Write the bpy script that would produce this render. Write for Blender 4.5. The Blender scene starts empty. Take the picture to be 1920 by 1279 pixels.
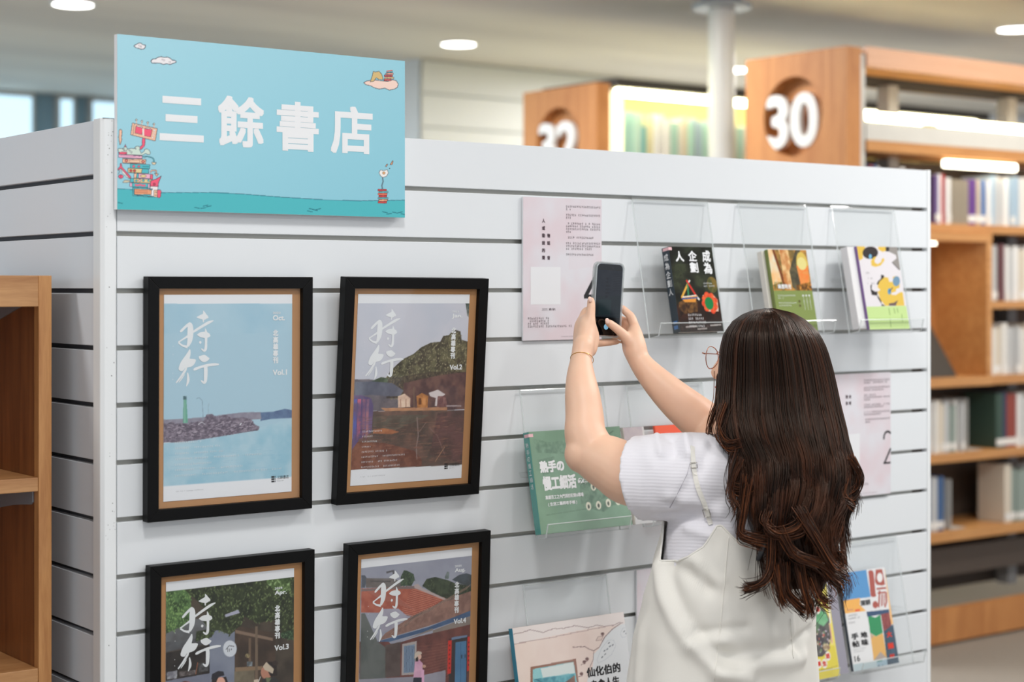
import bpy, bmesh, math, random
import numpy as np
from mathutils import Vector, Matrix
from mathutils.bvhtree import BVHTree
R = math.radians
scene = bpy.context.scene
COL = scene.collection
random.seed(7)
RNG = np.random.default_rng(7)

# ---------------------------------------------------------------- camera
TH = R(37.13)                       # the camera looks this far right of the wall's normal
CAM = Vector((-1.2827, -2.8387, 1.55))
FW = Vector((math.sin(TH), math.cos(TH), 0)); RT = Vector((math.cos(TH), -math.sin(TH), 0)); UP = Vector((0, 0, 1))
FPX, CX, HY = 3260.0, 960.0, 539.0  # focal length, centre and horizon of the 1920 x 1279 photograph
cd = bpy.data.cameras.new('camera'); cam = bpy.data.objects.new('camera', cd); COL.objects.link(cam)
cam.location = CAM; cam.rotation_euler = (R(90), 0, -TH)
cd.sensor_width = 36; cd.lens = FPX / 1920 * 36; cd.shift_y = -(639.5 - HY) / 1920
cd.clip_start = .05; cd.clip_end = 80
cd.dof.use_dof = True; cd.dof.focus_distance = 3.32; cd.dof.aperture_fstop = 2.8
scene.camera = cam
# ---------------------------------------------------------------- world, lights, exposure
scene.view_settings.view_transform = 'Standard'; scene.view_settings.look = 'None'
scene.view_settings.gamma = 1; scene.view_settings.use_curve_mapping = False
scene.view_settings.exposure = 0.0
w = bpy.data.worlds.new('world'); scene.world = w; w.use_nodes = True
wb = w.node_tree.nodes['Background']; wb.inputs[0].default_value = (.86, .92, 1, 1); wb.inputs[1].default_value = .85
def area(name, loc, size, power, col=(1, 1, 1), rot=(0, 0, 0), sy=None, shape='DISK'):
    l = bpy.data.lights.new(name, 'AREA'); l.shape = shape; l.size = size; l.energy = power; l.color = col
    if sy: l.size_y = sy
    o = bpy.data.objects.new(name, l); COL.objects.link(o); o.location = loc; o.rotation_euler = rot
    o['label'] = 'unseen area light under the ceiling'; o['category'] = 'light'
    return o
LIGHTS = [(2.35, -1.15, 27), (-.2, -1.3, 20), (3.6, -1.0, 24), (1.2, -3.4, 20), (-1.4, -3.2, 14), (-2.2, .6, 34)]  # room downlights; the last is added at the left to brighten the side wall
for i, (lx, ly, p) in enumerate(LIGHTS):
    area('room_light', (lx, ly, 2.97), .34, p, (1, .985, .965))
area('soft_room_fill', (1.0, -2.2, 2.96), 3.6, 24, (.98, .985, 1), sy=2.2, shape='RECTANGLE')  # large unseen fill over the front of the room
area('aisle_fill', (5.2, 1.0, 2.96), 1.6, 40, (1, .92, .80), sy=.8, shape='RECTANGLE')  # unseen warm fill that brightens the right background
area('far_room_fill', (1.6, 5.2, 2.96), 3.0, 165, (.92, .97, 1), sy=3.0, shape='RECTANGLE')  # added fill, brightens the far ceiling and back wall
area('far_aisle_fill', (7.4, 4.9, 2.96), 2.4, 150, (1, .97, .92), sy=1.2, shape='RECTANGLE')  # added fill for the background behind the shelf units
area('column_fill', (3.3, 2.9, 2.96), .6, 34, (1, .97, .92))  # added out of view to brighten the column and the end panel
area('near_floor_light', (4.6, -.3, 2.96), 1.6, 18, (1, .95, .88), sy=1.6, shape='RECTANGLE')

# ---------------------------------------------------------------- helpers
def at(px, py, Z):                    # a pixel of the photograph and a depth, as a point
    px, py, Z = float(px), float(py), float(Z)
    return CAM + Z * (FW + (px - CX) / FPX * RT + (HY - py) / FPX * UP)
def ray(px, py):
    px, py = float(px), float(py)
    return FW + (px - CX) / FPX * RT + (HY - py) / FPX * UP
def onY(px, py, y):
    d = ray(px, py); return CAM + d * ((y - CAM.y) / d.y)
def onX(px, py, x):
    d = ray(px, py); return CAM + d * ((x - CAM.x) / d.x)
def onZ(px, py, z):
    d = ray(px, py); return CAM + d * ((z - CAM.z) / d.z)
def lin(c):
    c = np.asarray(c, float) / 255.0
    return np.where(c <= .04045, c / 12.92, ((c + .055) / 1.055) ** 2.4)
def rgba(c): return (*[float(v) for v in lin(c[:3])], 1)

def newmat(name):
    m = bpy.data.materials.new(name); m.use_nodes = True
    nt = m.node_tree; return m, nt, nt.nodes['Principled BSDF']
def mat(name, c, rough=.5, metal=0, var=.05, scale=14, bump=0, bscale=200, coat=0, c2=None, sheen=0, sss=0):
    m, nt, p = newmat(name)
    tc = nt.nodes.new('ShaderNodeTexCoord'); n = nt.nodes.new('ShaderNodeTexNoise')
    n.inputs['Scale'].default_value = scale; n.inputs['Detail'].default_value = 4
    nt.links.new(tc.outputs['Object'], n.inputs['Vector'])
    mx = nt.nodes.new('ShaderNodeMix'); mx.data_type = 'RGBA'
    a = rgba(c); b = rgba(c2) if c2 else tuple(max(0, v * (1 - var * 2)) for v in a[:3]) + (1,)
    mx.inputs['A'].default_value = a; mx.inputs['B'].default_value = b
    nt.links.new(n.outputs['Fac'], mx.inputs['Factor']); nt.links.new(mx.outputs['Result'], p.inputs['Base Color'])
    p.inputs['Roughness'].default_value = rough; p.inputs['Metallic'].default_value = metal
    p.inputs['Coat Weight'].default_value = coat; p.inputs['Coat Roughness'].default_value = .08
    p.inputs['Sheen Weight'].default_value = sheen
    if sss:
        p.inputs['Subsurface Weight'].default_value = sss; p.inputs['Subsurface Radius'].default_value = (.012, .005, .003)
        p.inputs['Subsurface Scale'].default_value = 1
    if bump:
        n2 = nt.nodes.new('ShaderNodeTexNoise'); n2.inputs['Scale'].default_value = bscale
        nt.links.new(tc.outputs['Object'], n2.inputs['Vector'])
        b_ = nt.nodes.new('ShaderNodeBump'); b_.inputs['Strength'].default_value = bump; b_.inputs['Distance'].default_value = .002
        nt.links.new(n2.outputs['Fac'], b_.inputs['Height']); nt.links.new(b_.outputs['Normal'], p.inputs['Normal'])
    return m
def wood(name, c1, c2, rough=.4, st=(9, 9, .7), sc=3.0, coat=.15):
    m, nt, p = newmat(name)
    tc = nt.nodes.new('ShaderNodeTexCoord'); mp = nt.nodes.new('ShaderNodeMapping'); mp.inputs['Scale'].default_value = st
    nt.links.new(tc.outputs['Object'], mp.inputs['Vector'])
    n = nt.nodes.new('ShaderNodeTexNoise'); n.inputs['Scale'].default_value = sc; n.inputs['Detail'].default_value = 6; n.inputs['Distortion'].default_value = 1.2
    nt.links.new(mp.outputs['Vector'], n.inputs['Vector'])
    f = nt.nodes.new('ShaderNodeTexNoise'); f.inputs['Scale'].default_value = sc * 14; f.inputs['Detail'].default_value = 3
    nt.links.new(mp.outputs['Vector'], f.inputs['Vector'])
    ad = nt.nodes.new('ShaderNodeMath'); ad.operation = 'MULTIPLY_ADD'; ad.inputs[1].default_value = .35
    nt.links.new(f.outputs['Fac'], ad.inputs[0]); nt.links.new(n.outputs['Fac'], ad.inputs[2])
    cr = nt.nodes.new('ShaderNodeValToRGB'); cr.color_ramp.elements[0].position = .42; cr.color_ramp.elements[1].position = .88
    cr.color_ramp.elements[0].color = rgba(c2); cr.color_ramp.elements[1].color = rgba(c1)
    nt.links.new(ad.outputs[0], cr.inputs[0]); nt.links.new(cr.outputs[0], p.inputs['Base Color'])
    p.inputs['Roughness'].default_value = rough; p.inputs['Coat Weight'].default_value = coat
    return m
def emis(name, c, s):
    m, nt, p = newmat(name)
    p.inputs['Base Color'].default_value = rgba(c); p.inputs['Emission Color'].default_value = rgba(c); p.inputs['Emission Strength'].default_value = s
    return m
def painted(name, rough=.45, coat=0):
    m, nt, p = newmat(name)
    a = nt.nodes.new('ShaderNodeAttribute'); a.attribute_name = 'Col'
    nt.links.new(a.outputs['Color'], p.inputs['Base Color'])
    p.inputs['Roughness'].default_value = rough; p.inputs['Coat Weight'].default_value = coat
    return m
def clear(name, tint=(.97, .985, .98), ior=1.45, haze=0, col=(235, 240, 240)):
    m, nt, p = newmat(name)
    out = nt.nodes['Material Output']
    tr = nt.nodes.new('ShaderNodeBsdfTransparent'); tr.inputs[0].default_value = (*tint, 1)
    gl = nt.nodes.new('ShaderNodeBsdfGlossy'); gl.inputs['Roughness'].default_value = .04
    lw = nt.nodes.new('ShaderNodeLayerWeight'); lw.inputs['Blend'].default_value = .5
    pw = nt.nodes.new('ShaderNodeMath'); pw.operation = 'POWER'; pw.inputs[1].default_value = 5; nt.links.new(lw.outputs['Facing'], pw.inputs[0])
    f0 = ((ior - 1) / (ior + 1)) ** 2
    fr = nt.nodes.new('ShaderNodeMath'); fr.operation = 'MULTIPLY_ADD'; fr.inputs[1].default_value = 1 - f0; fr.inputs[2].default_value = f0; nt.links.new(pw.outputs[0], fr.inputs[0])
    mx = nt.nodes.new('ShaderNodeMixShader')
    nt.links.new(fr.outputs[0], mx.inputs[0]); nt.links.new(tr.outputs[0], mx.inputs[1]); nt.links.new(gl.outputs[0], mx.inputs[2])
    last = mx
    if haze:
        p.inputs['Base Color'].default_value = rgba(col); p.inputs['Roughness'].default_value = .2
        m2 = nt.nodes.new('ShaderNodeMixShader'); m2.inputs[0].default_value = haze
        nt.links.new(mx.outputs[0], m2.inputs[1]); nt.links.new(p.outputs[0], m2.inputs[2]); last = m2
    nt.links.new(last.outputs[0], out.inputs['Surface'])
    return m

class MB:
    """collects shapes; build() links them as one mesh object"""
    def __init__(s): s.v = []; s.f = []; s.mi = []; s.m = 0
    def add(s, vs, fs):
        o = len(s.v); s.v += [tuple(v) for v in vs]; s.f += [tuple(i + o for i in f) for f in fs]; s.mi += [s.m] * len(fs); return s
    def box(s, x0, x1, y0, y1, z0, z1):
        return s.add([(x0, y0, z0), (x1, y0, z0), (x1, y1, z0), (x0, y1, z0), (x0, y0, z1), (x1, y0, z1), (x1, y1, z1), (x0, y1, z1)],
                     [(0, 3, 2, 1), (4, 5, 6, 7), (0, 1, 5, 4), (1, 2, 6, 5), (2, 3, 7, 6), (3, 0, 4, 7)])
    def prism(s, pts, axis, a, b):
        """pts: 2D outline (counter-clockwise) in the plane across `axis`, extruded a..b"""
        n = len(pts)
        def P(p, t): return {'x': (t, p[0], p[1]), 'y': (p[0], t, p[1]), 'z': (p[0], p[1], t)}[axis]
        vs = [P(p, a) for p in pts] + [P(p, b) for p in pts]
        return s.add(vs, [tuple(range(n))[::-1], tuple(range(n, 2 * n))] + [(i, (i + 1) % n, (i + 1) % n + n, i + n) for i in range(n)])
    def cyl(s, c, r, z0, z1, n=32, r2=None):
        r2 = r if r2 is None else r2
        vs = [(c[0] + r * math.cos(i * 2 * math.pi / n), c[1] + r * math.sin(i * 2 * math.pi / n), z0) for i in range(n)] + \
             [(c[0] + r2 * math.cos(i * 2 * math.pi / n), c[1] + r2 * math.sin(i * 2 * math.pi / n), z1) for i in range(n)]
        return s.add(vs, [tuple(range(n))[::-1], tuple(range(n, 2 * n))] + [(i, (i + 1) % n, (i + 1) % n + n, i + n) for i in range(n)])
    def tube(s, pts, rad, n=8, closed=False, flat=1.0, upv=None):
        pts = [Vector([float(c) for c in p]) for p in pts]; m = len(pts)
        rad = [float(q) for q in rad] if hasattr(rad, '__len__') else [float(rad)] * m
        rings = []
        ref = Vector(upv) if upv else None
        for i, p in enumerate(pts):
            if closed: t = (pts[(i + 1) % m] - pts[i - 1])
            else: t = pts[min(i + 1, m - 1)] - pts[max(i - 1, 0)]
            t.normalize()
            if ref is None: ref = Vector((0, 0, 1)) if abs(t.z) < .9 else Vector((1, 0, 0))
            a = t.cross(ref)
            if a.length < 1e-5: a = t.cross(Vector((.3, .7, .2)))
            a.normalize(); b = a.cross(t).normalized()
            if not upv: ref = b
            rings.append([p + rad[i] * (math.cos(k * 2 * math.pi / n) * a + flat * math.sin(k * 2 * math.pi / n) * b) for k in range(n)])
        vs = [v for r_ in rings for v in r_]; fs = []
        for i in range(m if closed else m - 1):
            for k in range(n):
                fs.append((i * n + k, i * n + (k + 1) % n, ((i + 1) % m) * n + (k + 1) % n, ((i + 1) % m) * n + k))
        if not closed: fs += [tuple(range(n))[::-1], tuple(range((m - 1) * n, m * n))]
        return s.add(vs, fs)
    def limb(s, pts, n=20, sub=6, flat=1.0, upv=None, open_end=False):
        """pts: (point, radius) joints; a closed tapering tube with rounded ends, smoothly interpolated"""
        P = [np.array([*p, r]) for p, r in pts]; P = [2 * P[0] - P[1]] + P + [2 * P[-1] - P[-2]]
        out = []
        for i in range(1, len(P) - 2):
            for k in range(sub):
                t = k / sub
                out.append(.5 * ((2 * P[i]) + (-P[i - 1] + P[i + 1]) * t + (2 * P[i - 1] - 5 * P[i] + 4 * P[i + 1] - P[i + 2]) * t * t + (-P[i - 1] + 3 * P[i] - 3 * P[i + 1] + P[i + 2]) * t ** 3))
        out.append(P[-2])
        def cap(a, b):
            d = (a[:3] - b[:3]); d = d / (np.linalg.norm(d) + 1e-9)
            return [np.array([*(a[:3] + d * a[3] * math.sin(q)), max(a[3] * math.cos(q), 1e-4)]) for q in (.4, .8, 1.15, 1.45)]
        seq = cap(out[0], out[1])[::-1] + out + ([] if open_end else cap(out[-1], out[-2]))
        return s.tube([q[:3] for q in seq], [q[3] for q in seq], n, flat=flat, upv=upv)
    def loft(s, rings, close=True):
        n = len(rings[0]); vs = [v for r_ in rings for v in r_]; fs = []
        for i in range(len(rings) - 1):
            for k in range(n): fs.append((i * n + k, i * n + (k + 1) % n, (i + 1) * n + (k + 1) % n, (i + 1) * n + k))
        if close: fs += [tuple(range(n))[::-1], tuple(range((len(rings) - 1) * n, len(rings) * n))]
        return s.add(vs, fs)
    def ball(s, c, r, n=20, M=None):
        c = Vector(c); r = r if hasattr(r, '__len__') else (r, r, r); vs = []
        for i in range(n + 1):
            a = math.pi * (i + .001) / (n + .002)
            for k in range(n * 2):
                b = math.pi * k / n
                q = Vector((r[0] * math.sin(a) * math.cos(b), r[1] * math.sin(a) * math.sin(b), r[2] * math.cos(a)))
                vs.append(c + (M @ q if M else q))
        m = n * 2; fs = []
        for i in range(n):
            for k in range(m): fs.append((i * m + k, (i + 1) * m + k, (i + 1) * m + (k + 1) % m, i * m + (k + 1) % m))
        fs += [tuple(range(m)), tuple(range(n * m, (n + 1) * m))[::-1]]
        return s.add(vs, fs)
    def stroke(s, pts, y):
        """flat brush stroke in the xz plane: pts (x, z, width)"""
        L = []; Rr = []
        for i, (x, z, wd) in enumerate(pts):
            a = pts[max(i - 1, 0)]; b = pts[min(i + 1, len(pts) - 1)]
            dx, dz = b[0] - a[0], b[1] - a[1]; l = math.hypot(dx, dz) or 1
            nx, nz = -dz / l * wd / 2, dx / l * wd / 2
            L.append((x + nx, y, z + nz)); Rr.append((x - nx, y, z - nz))
        s.sk = getattr(s, 'sk', 0) + 1
        L = [(a, b - s.sk * 1e-5, c) for a, b, c in L]; Rr = [(a, b - s.sk * 1e-5, c) for a, b, c in Rr]
        n = len(pts); return s.add(L + Rr, [(i, i + 1, i + 1 + n, i + n) for i in range(n - 1)])
    def poly(s, pts, y): return s.add([(p[0], y, p[1]) for p in pts], [tuple(range(len(pts)))])
    def disc(s, x, z, r, y, n=20, rz=None):
        rz = rz or r
        return s.poly([(x + r * math.cos(i * 2 * math.pi / n), z + rz * math.sin(i * 2 * math.pi / n)) for i in range(n)], y)
    def build(s, name, m, parent=None, bevel=0, smooth=False, seg=2, solid=0):
        me = bpy.data.meshes.new(name); me.from_pydata(s.v, [], s.f)
        ms = m if isinstance(m, (list, tuple)) else [m]
        for q in ms: me.materials.append(q)
        if len(ms) > 1: me.polygons.foreach_set('material_index', s.mi)
        if smooth: me.polygons.foreach_set('use_smooth', [True] * len(me.polygons))
        me.update()
        o = bpy.data.objects.new(name, me); COL.objects.link(o)
        if parent: o.parent = parent
        if bevel:
            b = o.modifiers.new('bevel', 'BEVEL'); b.width = bevel; b.segments = seg; b.limit_method = 'ANGLE'; b.angle_limit = R(40)
        if solid:
            b = o.modifiers.new('solid', 'SOLIDIFY'); b.thickness = solid; b.offset = 0
        return o
def thing(name, label, cat, loc=(0, 0, 0), rot=(0, 0, 0), group=None):
    o = bpy.data.objects.new(name, None); COL.objects.link(o); o.empty_display_size = .1
    o.location = loc; o.rotation_euler = rot; o['label'] = label; o['category'] = cat
    if group: o['group'] = group
    return o
def tag(o, label, cat, group=None):
    o['label'] = label; o['category'] = cat
    if group: o['group'] = group
    return o
def setting(o, label=None, cat='structure'):
    o['kind'] = 'structure'
    if label: o['label'] = label; o['category'] = cat
    return o
def dup(o, parent=None):
    c = o.copy(); COL.objects.link(c)
    if parent: c.parent = parent
    for ch in list(o.children): dup(ch, c)
    return c

# ---- lettering: glyph outlines of Blender's own font, as flat or raised mesh
_tc = {}
def glyphs(s, bold=0.0, ext=0.0, res=3):
    k = (s, bold, ext)
    if k in _tc: return _tc[k]
    cu = bpy.data.curves.new('t', 'FONT'); cu.body = s; cu.offset = bold; cu.extrude = ext; cu.resolution_u = res; cu.fill_mode = 'FRONT' if not ext else 'BOTH'
    o = bpy.data.objects.new('t', cu); COL.objects.link(o)
    dg = bpy.context.evaluated_depsgraph_get()
    me = bpy.data.meshes.new_from_object(o.evaluated_get(dg))
    vs = [tuple(v.co) for v in me.vertices]; fs = [tuple(p.vertices) for p in me.polygons]
    bpy.data.objects.remove(o); bpy.data.curves.remove(cu); bpy.data.meshes.remove(me)
    _tc[k] = (vs, fs); return _tc[k]
def letter(mb, s, x0, z0, x1, z1, y, bold=0.0, ext=0.0, shear=0.0, depth=1.0):
    """fit the lettering s to the rectangle x0..x1, z0..z1 of the plane y; bold thickens every stroke"""
    vs, fs = glyphs(s, 0.0, ext)
    if not vs: return
    a = np.array(vs); lo = a.min(0); hi = a.max(0); sz = np.maximum(hi - lo, 1e-6)
    b = max(bold, 0); bx = b * (x1 - x0) / (sz[0] + 2 * b); bz = b * (z1 - z0) / (sz[1] + 2 * b)
    sh = [(0, 0)] if b == 0 else [(bx * i, bz * j) for i in (-1, 0, 1) for j in (-1, 0, 1) if (i or j)]
    if b > .018: sh += [(0, 0)]
    for kk, (dx, dz) in enumerate(sh):
        out = [(x0 + bx + dx + (v[0] - lo[0]) / sz[0] * (x1 - x0 - 2 * bx), y - kk * 2e-5 - (v[2] * depth if ext else 0), z0 + bz + dz + (v[1] - lo[1]) / sz[1] * (z1 - z0 - 2 * bz) + shear * ((v[0] - lo[0]) / sz[0])) for v in vs]
        mb.add(out, fs)
def column(mb, s, xc, ztop, size, y, pitch=1.08, bold=0.02, ws=1.0):
    for i, ch in enumerate(s):
        if ch == ' ': continue
        z1 = ztop - i * size * pitch
        letter(mb, ch, xc - size * ws / 2, z1 - size, xc + size * ws / 2, z1, y, bold)
def fineprint(mb, x0, z, width, h, y, rnd, gap=.12):
    """a line of print too small to read: rows of little marks"""
    x = x0
    while x < x0 + width:
        if rnd.random() > gap:
            w_ = h * rnd.uniform(.62, .8)
            for q in rnd.sample((0, 1, 2, 3), 3 if h > .003 else 2):
                zz = z + h * (.02 + .28 * q); a_ = rnd.uniform(0, .2) * h
                mb.poly([(x + a_, zz), (x + w_, zz), (x + w_, zz + h * .11), (x + a_, zz + h * .11)], y)
            xx = x + w_ * rnd.uniform(.15, .7)
            mb.poly([(xx, z), (xx + h * .12, z), (xx + h * .12, z + h), (xx, z + h)], y)
        x += h * 1.12

# ---- flat print, painted on a fine grid of coloured vertices
def vnoise(h, w_, sx, sy=None, seed=0, octv=4):
    r = np.random.default_rng(seed); sy = sy or sx; out = np.zeros((h, w_)); amp = 1; tot = 0
    for o in range(octv):
        gx = max(2, int(sx * 2 ** o)); gy = max(2, int(sy * 2 ** o))
        g = r.random((gy + 2, gx + 2)); yy = np.linspace(0, gy, h, endpoint=False); xx = np.linspace(0, gx, w_, endpoint=False)
        yi = yy.astype(int); xi = xx.astype(int); fy = (yy - yi)[:, None]; fx = (xx - xi)[None]
        fy = fy * fy * (3 - 2 * fy); fx = fx * fx * (3 - 2 * fx)
        a = g[yi][:, xi] * (1 - fx) + g[yi][:, xi + 1] * fx; b = g[yi + 1][:, xi] * (1 - fx) + g[yi + 1][:, xi + 1] * fx
        out += amp * (a * (1 - fy) + b * fy); tot += amp; amp *= .55
    return out / tot
def homog(src, dst):
    A = []
    for (x, y), (u, v) in zip(src, dst):
        A.append([x, y, 1, 0, 0, 0, -u * x, -u * y, -u]); A.append([0, 0, 0, x, y, 1, -v * x, -v * y, -v])
    return np.linalg.svd(np.array(A, float))[2][-1].reshape(3, 3)
class Sheet:
    """a flat printed sheet: x0,z0 lower left corner, size w x h, in the plane y of its parent; drawn in any pixel frame whose 4 corners are given"""
    def __init__(s, corners, x0, z0, w, h, y, nx=200, base=(255, 255, 255)):
        s.H = homog(corners, [(0, 0), (1, 0), (1, 1), (0, 1)]); s.x0, s.z0, s.w, s.h, s.y = x0, z0, w, h, y
        s.nx = nx; s.ny = max(2, int(nx * h / w)); s.W = nx * 2; s.Hh = s.ny * 2
        s.a = np.zeros((s.Hh, s.W, 3)); s.a[:] = base
        s.T = lambda p: p
    def frame(s, ox, oy, sc): s.T = lambda p: (ox + p[0] / sc, oy + p[1] / sc); return s
    def uv(s, p):
        p = s.T(p); q = s.H @ np.array([p[0], p[1], 1.0]); return q[0] / q[2], q[1] / q[2]
    def loc(s, p): u, v = s.uv(p); return s.x0 + u * s.w, s.z0 + (1 - v) * s.h
    def mask(s, pts, raw=False):
        P = np.array([(p if raw else s.uv(p)) for p in pts]) * (s.W, s.Hh)
        x0, y0 = np.floor(P.min(0)).astype(int); x1, y1 = np.ceil(P.max(0)).astype(int)
        x0 = max(x0, 0); y0 = max(y0, 0); x1 = min(x1, s.W); y1 = min(y1, s.Hh)
        if x1 <= x0 or y1 <= y0: return None
        X, Y = np.meshgrid(np.arange(x0, x1) + .5, np.arange(y0, y1) + .5); ins = np.zeros(X.shape, bool)
        for i in range(len(P)):
            (ax, ay), (bx, by) = P[i - 1], P[i]
            if ay == by: continue
            ins ^= ((ay > Y) != (by > Y)) & (X < (bx - ax) * (Y - ay) / (by - ay) + ax)
        return (slice(y0, y1), slice(x0, x1)), ins
    def poly(s, pts, c, line=None, lw=1.0, mix=1.0, c2=None, ns=20, seed=1, raw=False, thr=None):
        m = s.mask(pts, raw)
        if m:
            sl, ins = m
            if c2 is not None:
                n = vnoise(s.Hh, s.W, ns, ns * s.h / s.w, seed, 5)[sl]
                n = np.clip((n - .32) / .36, 0, 1)
                if thr: n = (n > thr).astype(float)
                col = np.array(c) * (1 - n[..., None]) + np.array(c2) * n[..., None]
            else: col = np.array(c, float)[None, None]
            s.a[sl] = np.where(ins[..., None], s.a[sl] * (1 - mix) + col * mix, s.a[sl])
        if line is not None: s.line(list(pts) + [pts[0]], lw, line)
        return s
    def ell(s, cx, cy, rx, ry, c, line=None, lw=1.0, **k):
        return s.poly([(cx + rx * math.cos(i * math.pi / 10), cy + ry * math.sin(i * math.pi / 10)) for i in range(20)], c, line, lw, **k)
    def line(s, pts, lw, c, mix=1.0):
        for a, b in zip(pts, pts[1:]):
            dx, dy = b[0] - a[0], b[1] - a[1]; l = math.hypot(dx, dy) or 1; nx, ny = -dy / l * lw / 2, dx / l * lw / 2
            s.poly([(a[0] + nx, a[1] + ny), (b[0] + nx, b[1] + ny), (b[0] - nx, b[1] - ny), (a[0] - nx, a[1] - ny)], c, mix=mix)
        return s
    def rect(s, x0, y0, x1, y1, c, **k): return s.poly([(x0, y0), (x1, y0), (x1, y1), (x0, y1)], c, **k)
    def build(s, name, m, parent):
        im = s.a.reshape(s.ny, 2, s.nx, 2, 3).mean((1, 3)); im = lin(im)
        nx, ny = s.nx, s.ny
        X = s.x0 + (np.arange(nx) / (nx - 1)) * s.w; Z = s.z0 + (1 - np.arange(ny) / (ny - 1)) * s.h
        V = np.empty((ny, nx, 3)); V[..., 0] = X[None]; V[..., 1] = s.y; V[..., 2] = Z[:, None]
        i = np.arange(ny * nx).reshape(ny, nx)
        F = np.stack([i[1:, :-1], i[1:, 1:], i[:-1, 1:], i[:-1, :-1]], -1).reshape(-1, 4)
        me = bpy.data.meshes.new(name); me.vertices.add(nx * ny); me.vertices.foreach_set('co', V.ravel())
        me.loops.add(F.size); me.loops.foreach_set('vertex_index', F.ravel().astype(np.int32))
        me.polygons.add(len(F)); me.polygons.foreach_set('loop_start', np.arange(0, F.size, 4, dtype=np.int32))
        me.update(calc_edges=True)
        ca = me.color_attributes.new('Col', 'FLOAT_COLOR', 'POINT')
        c4 = np.ones((ny * nx, 4)); c4[:, :3] = im.reshape(-1, 3); ca.data.foreach_set('color', c4.ravel())
        me.materials.append(m); o = bpy.data.objects.new(name, me); COL.objects.link(o); o.parent = parent
        return o
def q4(x0, y0, x1, y1): return [(x0, y0), (x1, y0), (x1, y1), (x0, y1)]
# ---------------------------------------------------------------- materials
WHITE = mat('white_laminate', (228, 232, 235), .38, var=.012, scale=3)
WHITE2 = mat('white_side_laminate', (222, 228, 235), .4, var=.012, scale=3)
POST = mat('white_painted_metal', (236, 239, 240), .3, var=.01, scale=30)
CHIP = mat('chipped_paint', (60, 58, 55), .7)
CORE = mat('brown_backing_board', (96, 84, 74), .6, var=.15, scale=30)  # brown board behind the slats, its own colour
INSERT = mat('groove_metal_insert', (176, 174, 166), .35, .3, var=.08, scale=8)
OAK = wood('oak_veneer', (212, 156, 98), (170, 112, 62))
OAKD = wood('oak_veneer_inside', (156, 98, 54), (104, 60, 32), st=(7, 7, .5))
OAKF = wood('oak_edge', (205, 155, 104), (170, 118, 72), st=(.8, 9, 9))
SHELFW = wood('beech_shelf', (212, 158, 100), (186, 128, 74), st=(.6, 8, 8), coat=0)
PANELW = wood('oak_end_panel', (204, 142, 84), (176, 112, 60), st=(4, 4, .6), rough=.55, coat=0)
STEEL = mat('grey_painted_steel', (150, 158, 168), .45, .2)
STEELW = mat('light_painted_steel', (214, 214, 210), .4)
DARK = mat('dark_metal', (58, 54, 50), .6)
BLACKF = mat('black_frame_wood', (7, 7, 8), .45, var=.2, scale=60)
BLACKF.node_tree.nodes['Principled BSDF'].inputs['Specular IOR Level'].default_value = .18
KRAFT = mat('kraft_board', (193, 141, 92), .7, var=.05, scale=18)
PAPER = mat('paper', (232, 233, 236), .6, var=.01)
PAGES = mat('page_block', (226, 220, 210), .8, var=.06, scale=90)
INKW = mat('white_ink', (236, 238, 240), .5, var=.01)
INKK = mat('black_ink', (28, 26, 28), .5)
INKG = mat('grey_ink', (120, 120, 124), .6)
INKR = mat('red_ink', (226, 62, 44), .5)
INKM = mat('maroon_ink', (74, 52, 62), .55)
PRINT = painted('colour_print', .5)
GLOSSP = painted('glossy_print', .16, .6)
PANE = clear('frame_glass', (.98, .985, .985), 1.30)
ACRYL = clear('clear_acrylic', (.988, .992, .991), 1.40, .012)
ACEDGE = clear('acrylic_edge', (.95, .97, .97), 1.5, .5, (238, 243, 244))
LAMP = emis('lamp_diffuser', (255, 252, 246), 9)
LED = emis('warm_led', (255, 238, 190), 10)
LEDS = emis('shelf_led', (255, 246, 220), 7)

# ---------------------------------------------------------------- room
fl = MB().box(-6, 14, -6, 13, -.1, 0).build('floor', mat('grey_carpet', (150, 143, 135), .9, var=.12, scale=40, bump=.5, bscale=400)); setting(fl)
m, nt, p = newmat('ceiling_paint')
tc = nt.nodes.new('ShaderNodeTexCoord'); mp = nt.nodes.new('ShaderNodeMapping'); mp.inputs['Scale'].default_value = (.25, 1.1, 1); mp.inputs['Rotation'].default_value = (0, 0, R(-12))
n = nt.nodes.new('ShaderNodeTexNoise'); n.inputs['Scale'].default_value = 1.3; n.inputs['Detail'].default_value = 3
cr = nt.nodes.new('ShaderNodeValToRGB'); cr.color_ramp.elements[0].position = .38; cr.color_ramp.elements[1].position = .62
cr.color_ramp.elements[0].color = rgba((224, 220, 212)); cr.color_ramp.elements[1].color = rgba((242, 238, 228))
nt.links.new(tc.outputs['Object'], mp.inputs[0]); nt.links.new(mp.outputs[0], n.inputs['Vector']); nt.links.new(n.outputs['Fac'], cr.inputs[0]); nt.links.new(cr.outputs[0], p.inputs['Base Color'])
p.inputs['Roughness'].default_value = .85
ce = MB().box(-6, 14, -6, 13, 3.0, 3.1).build('ceiling', m); setting(ce)

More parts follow.
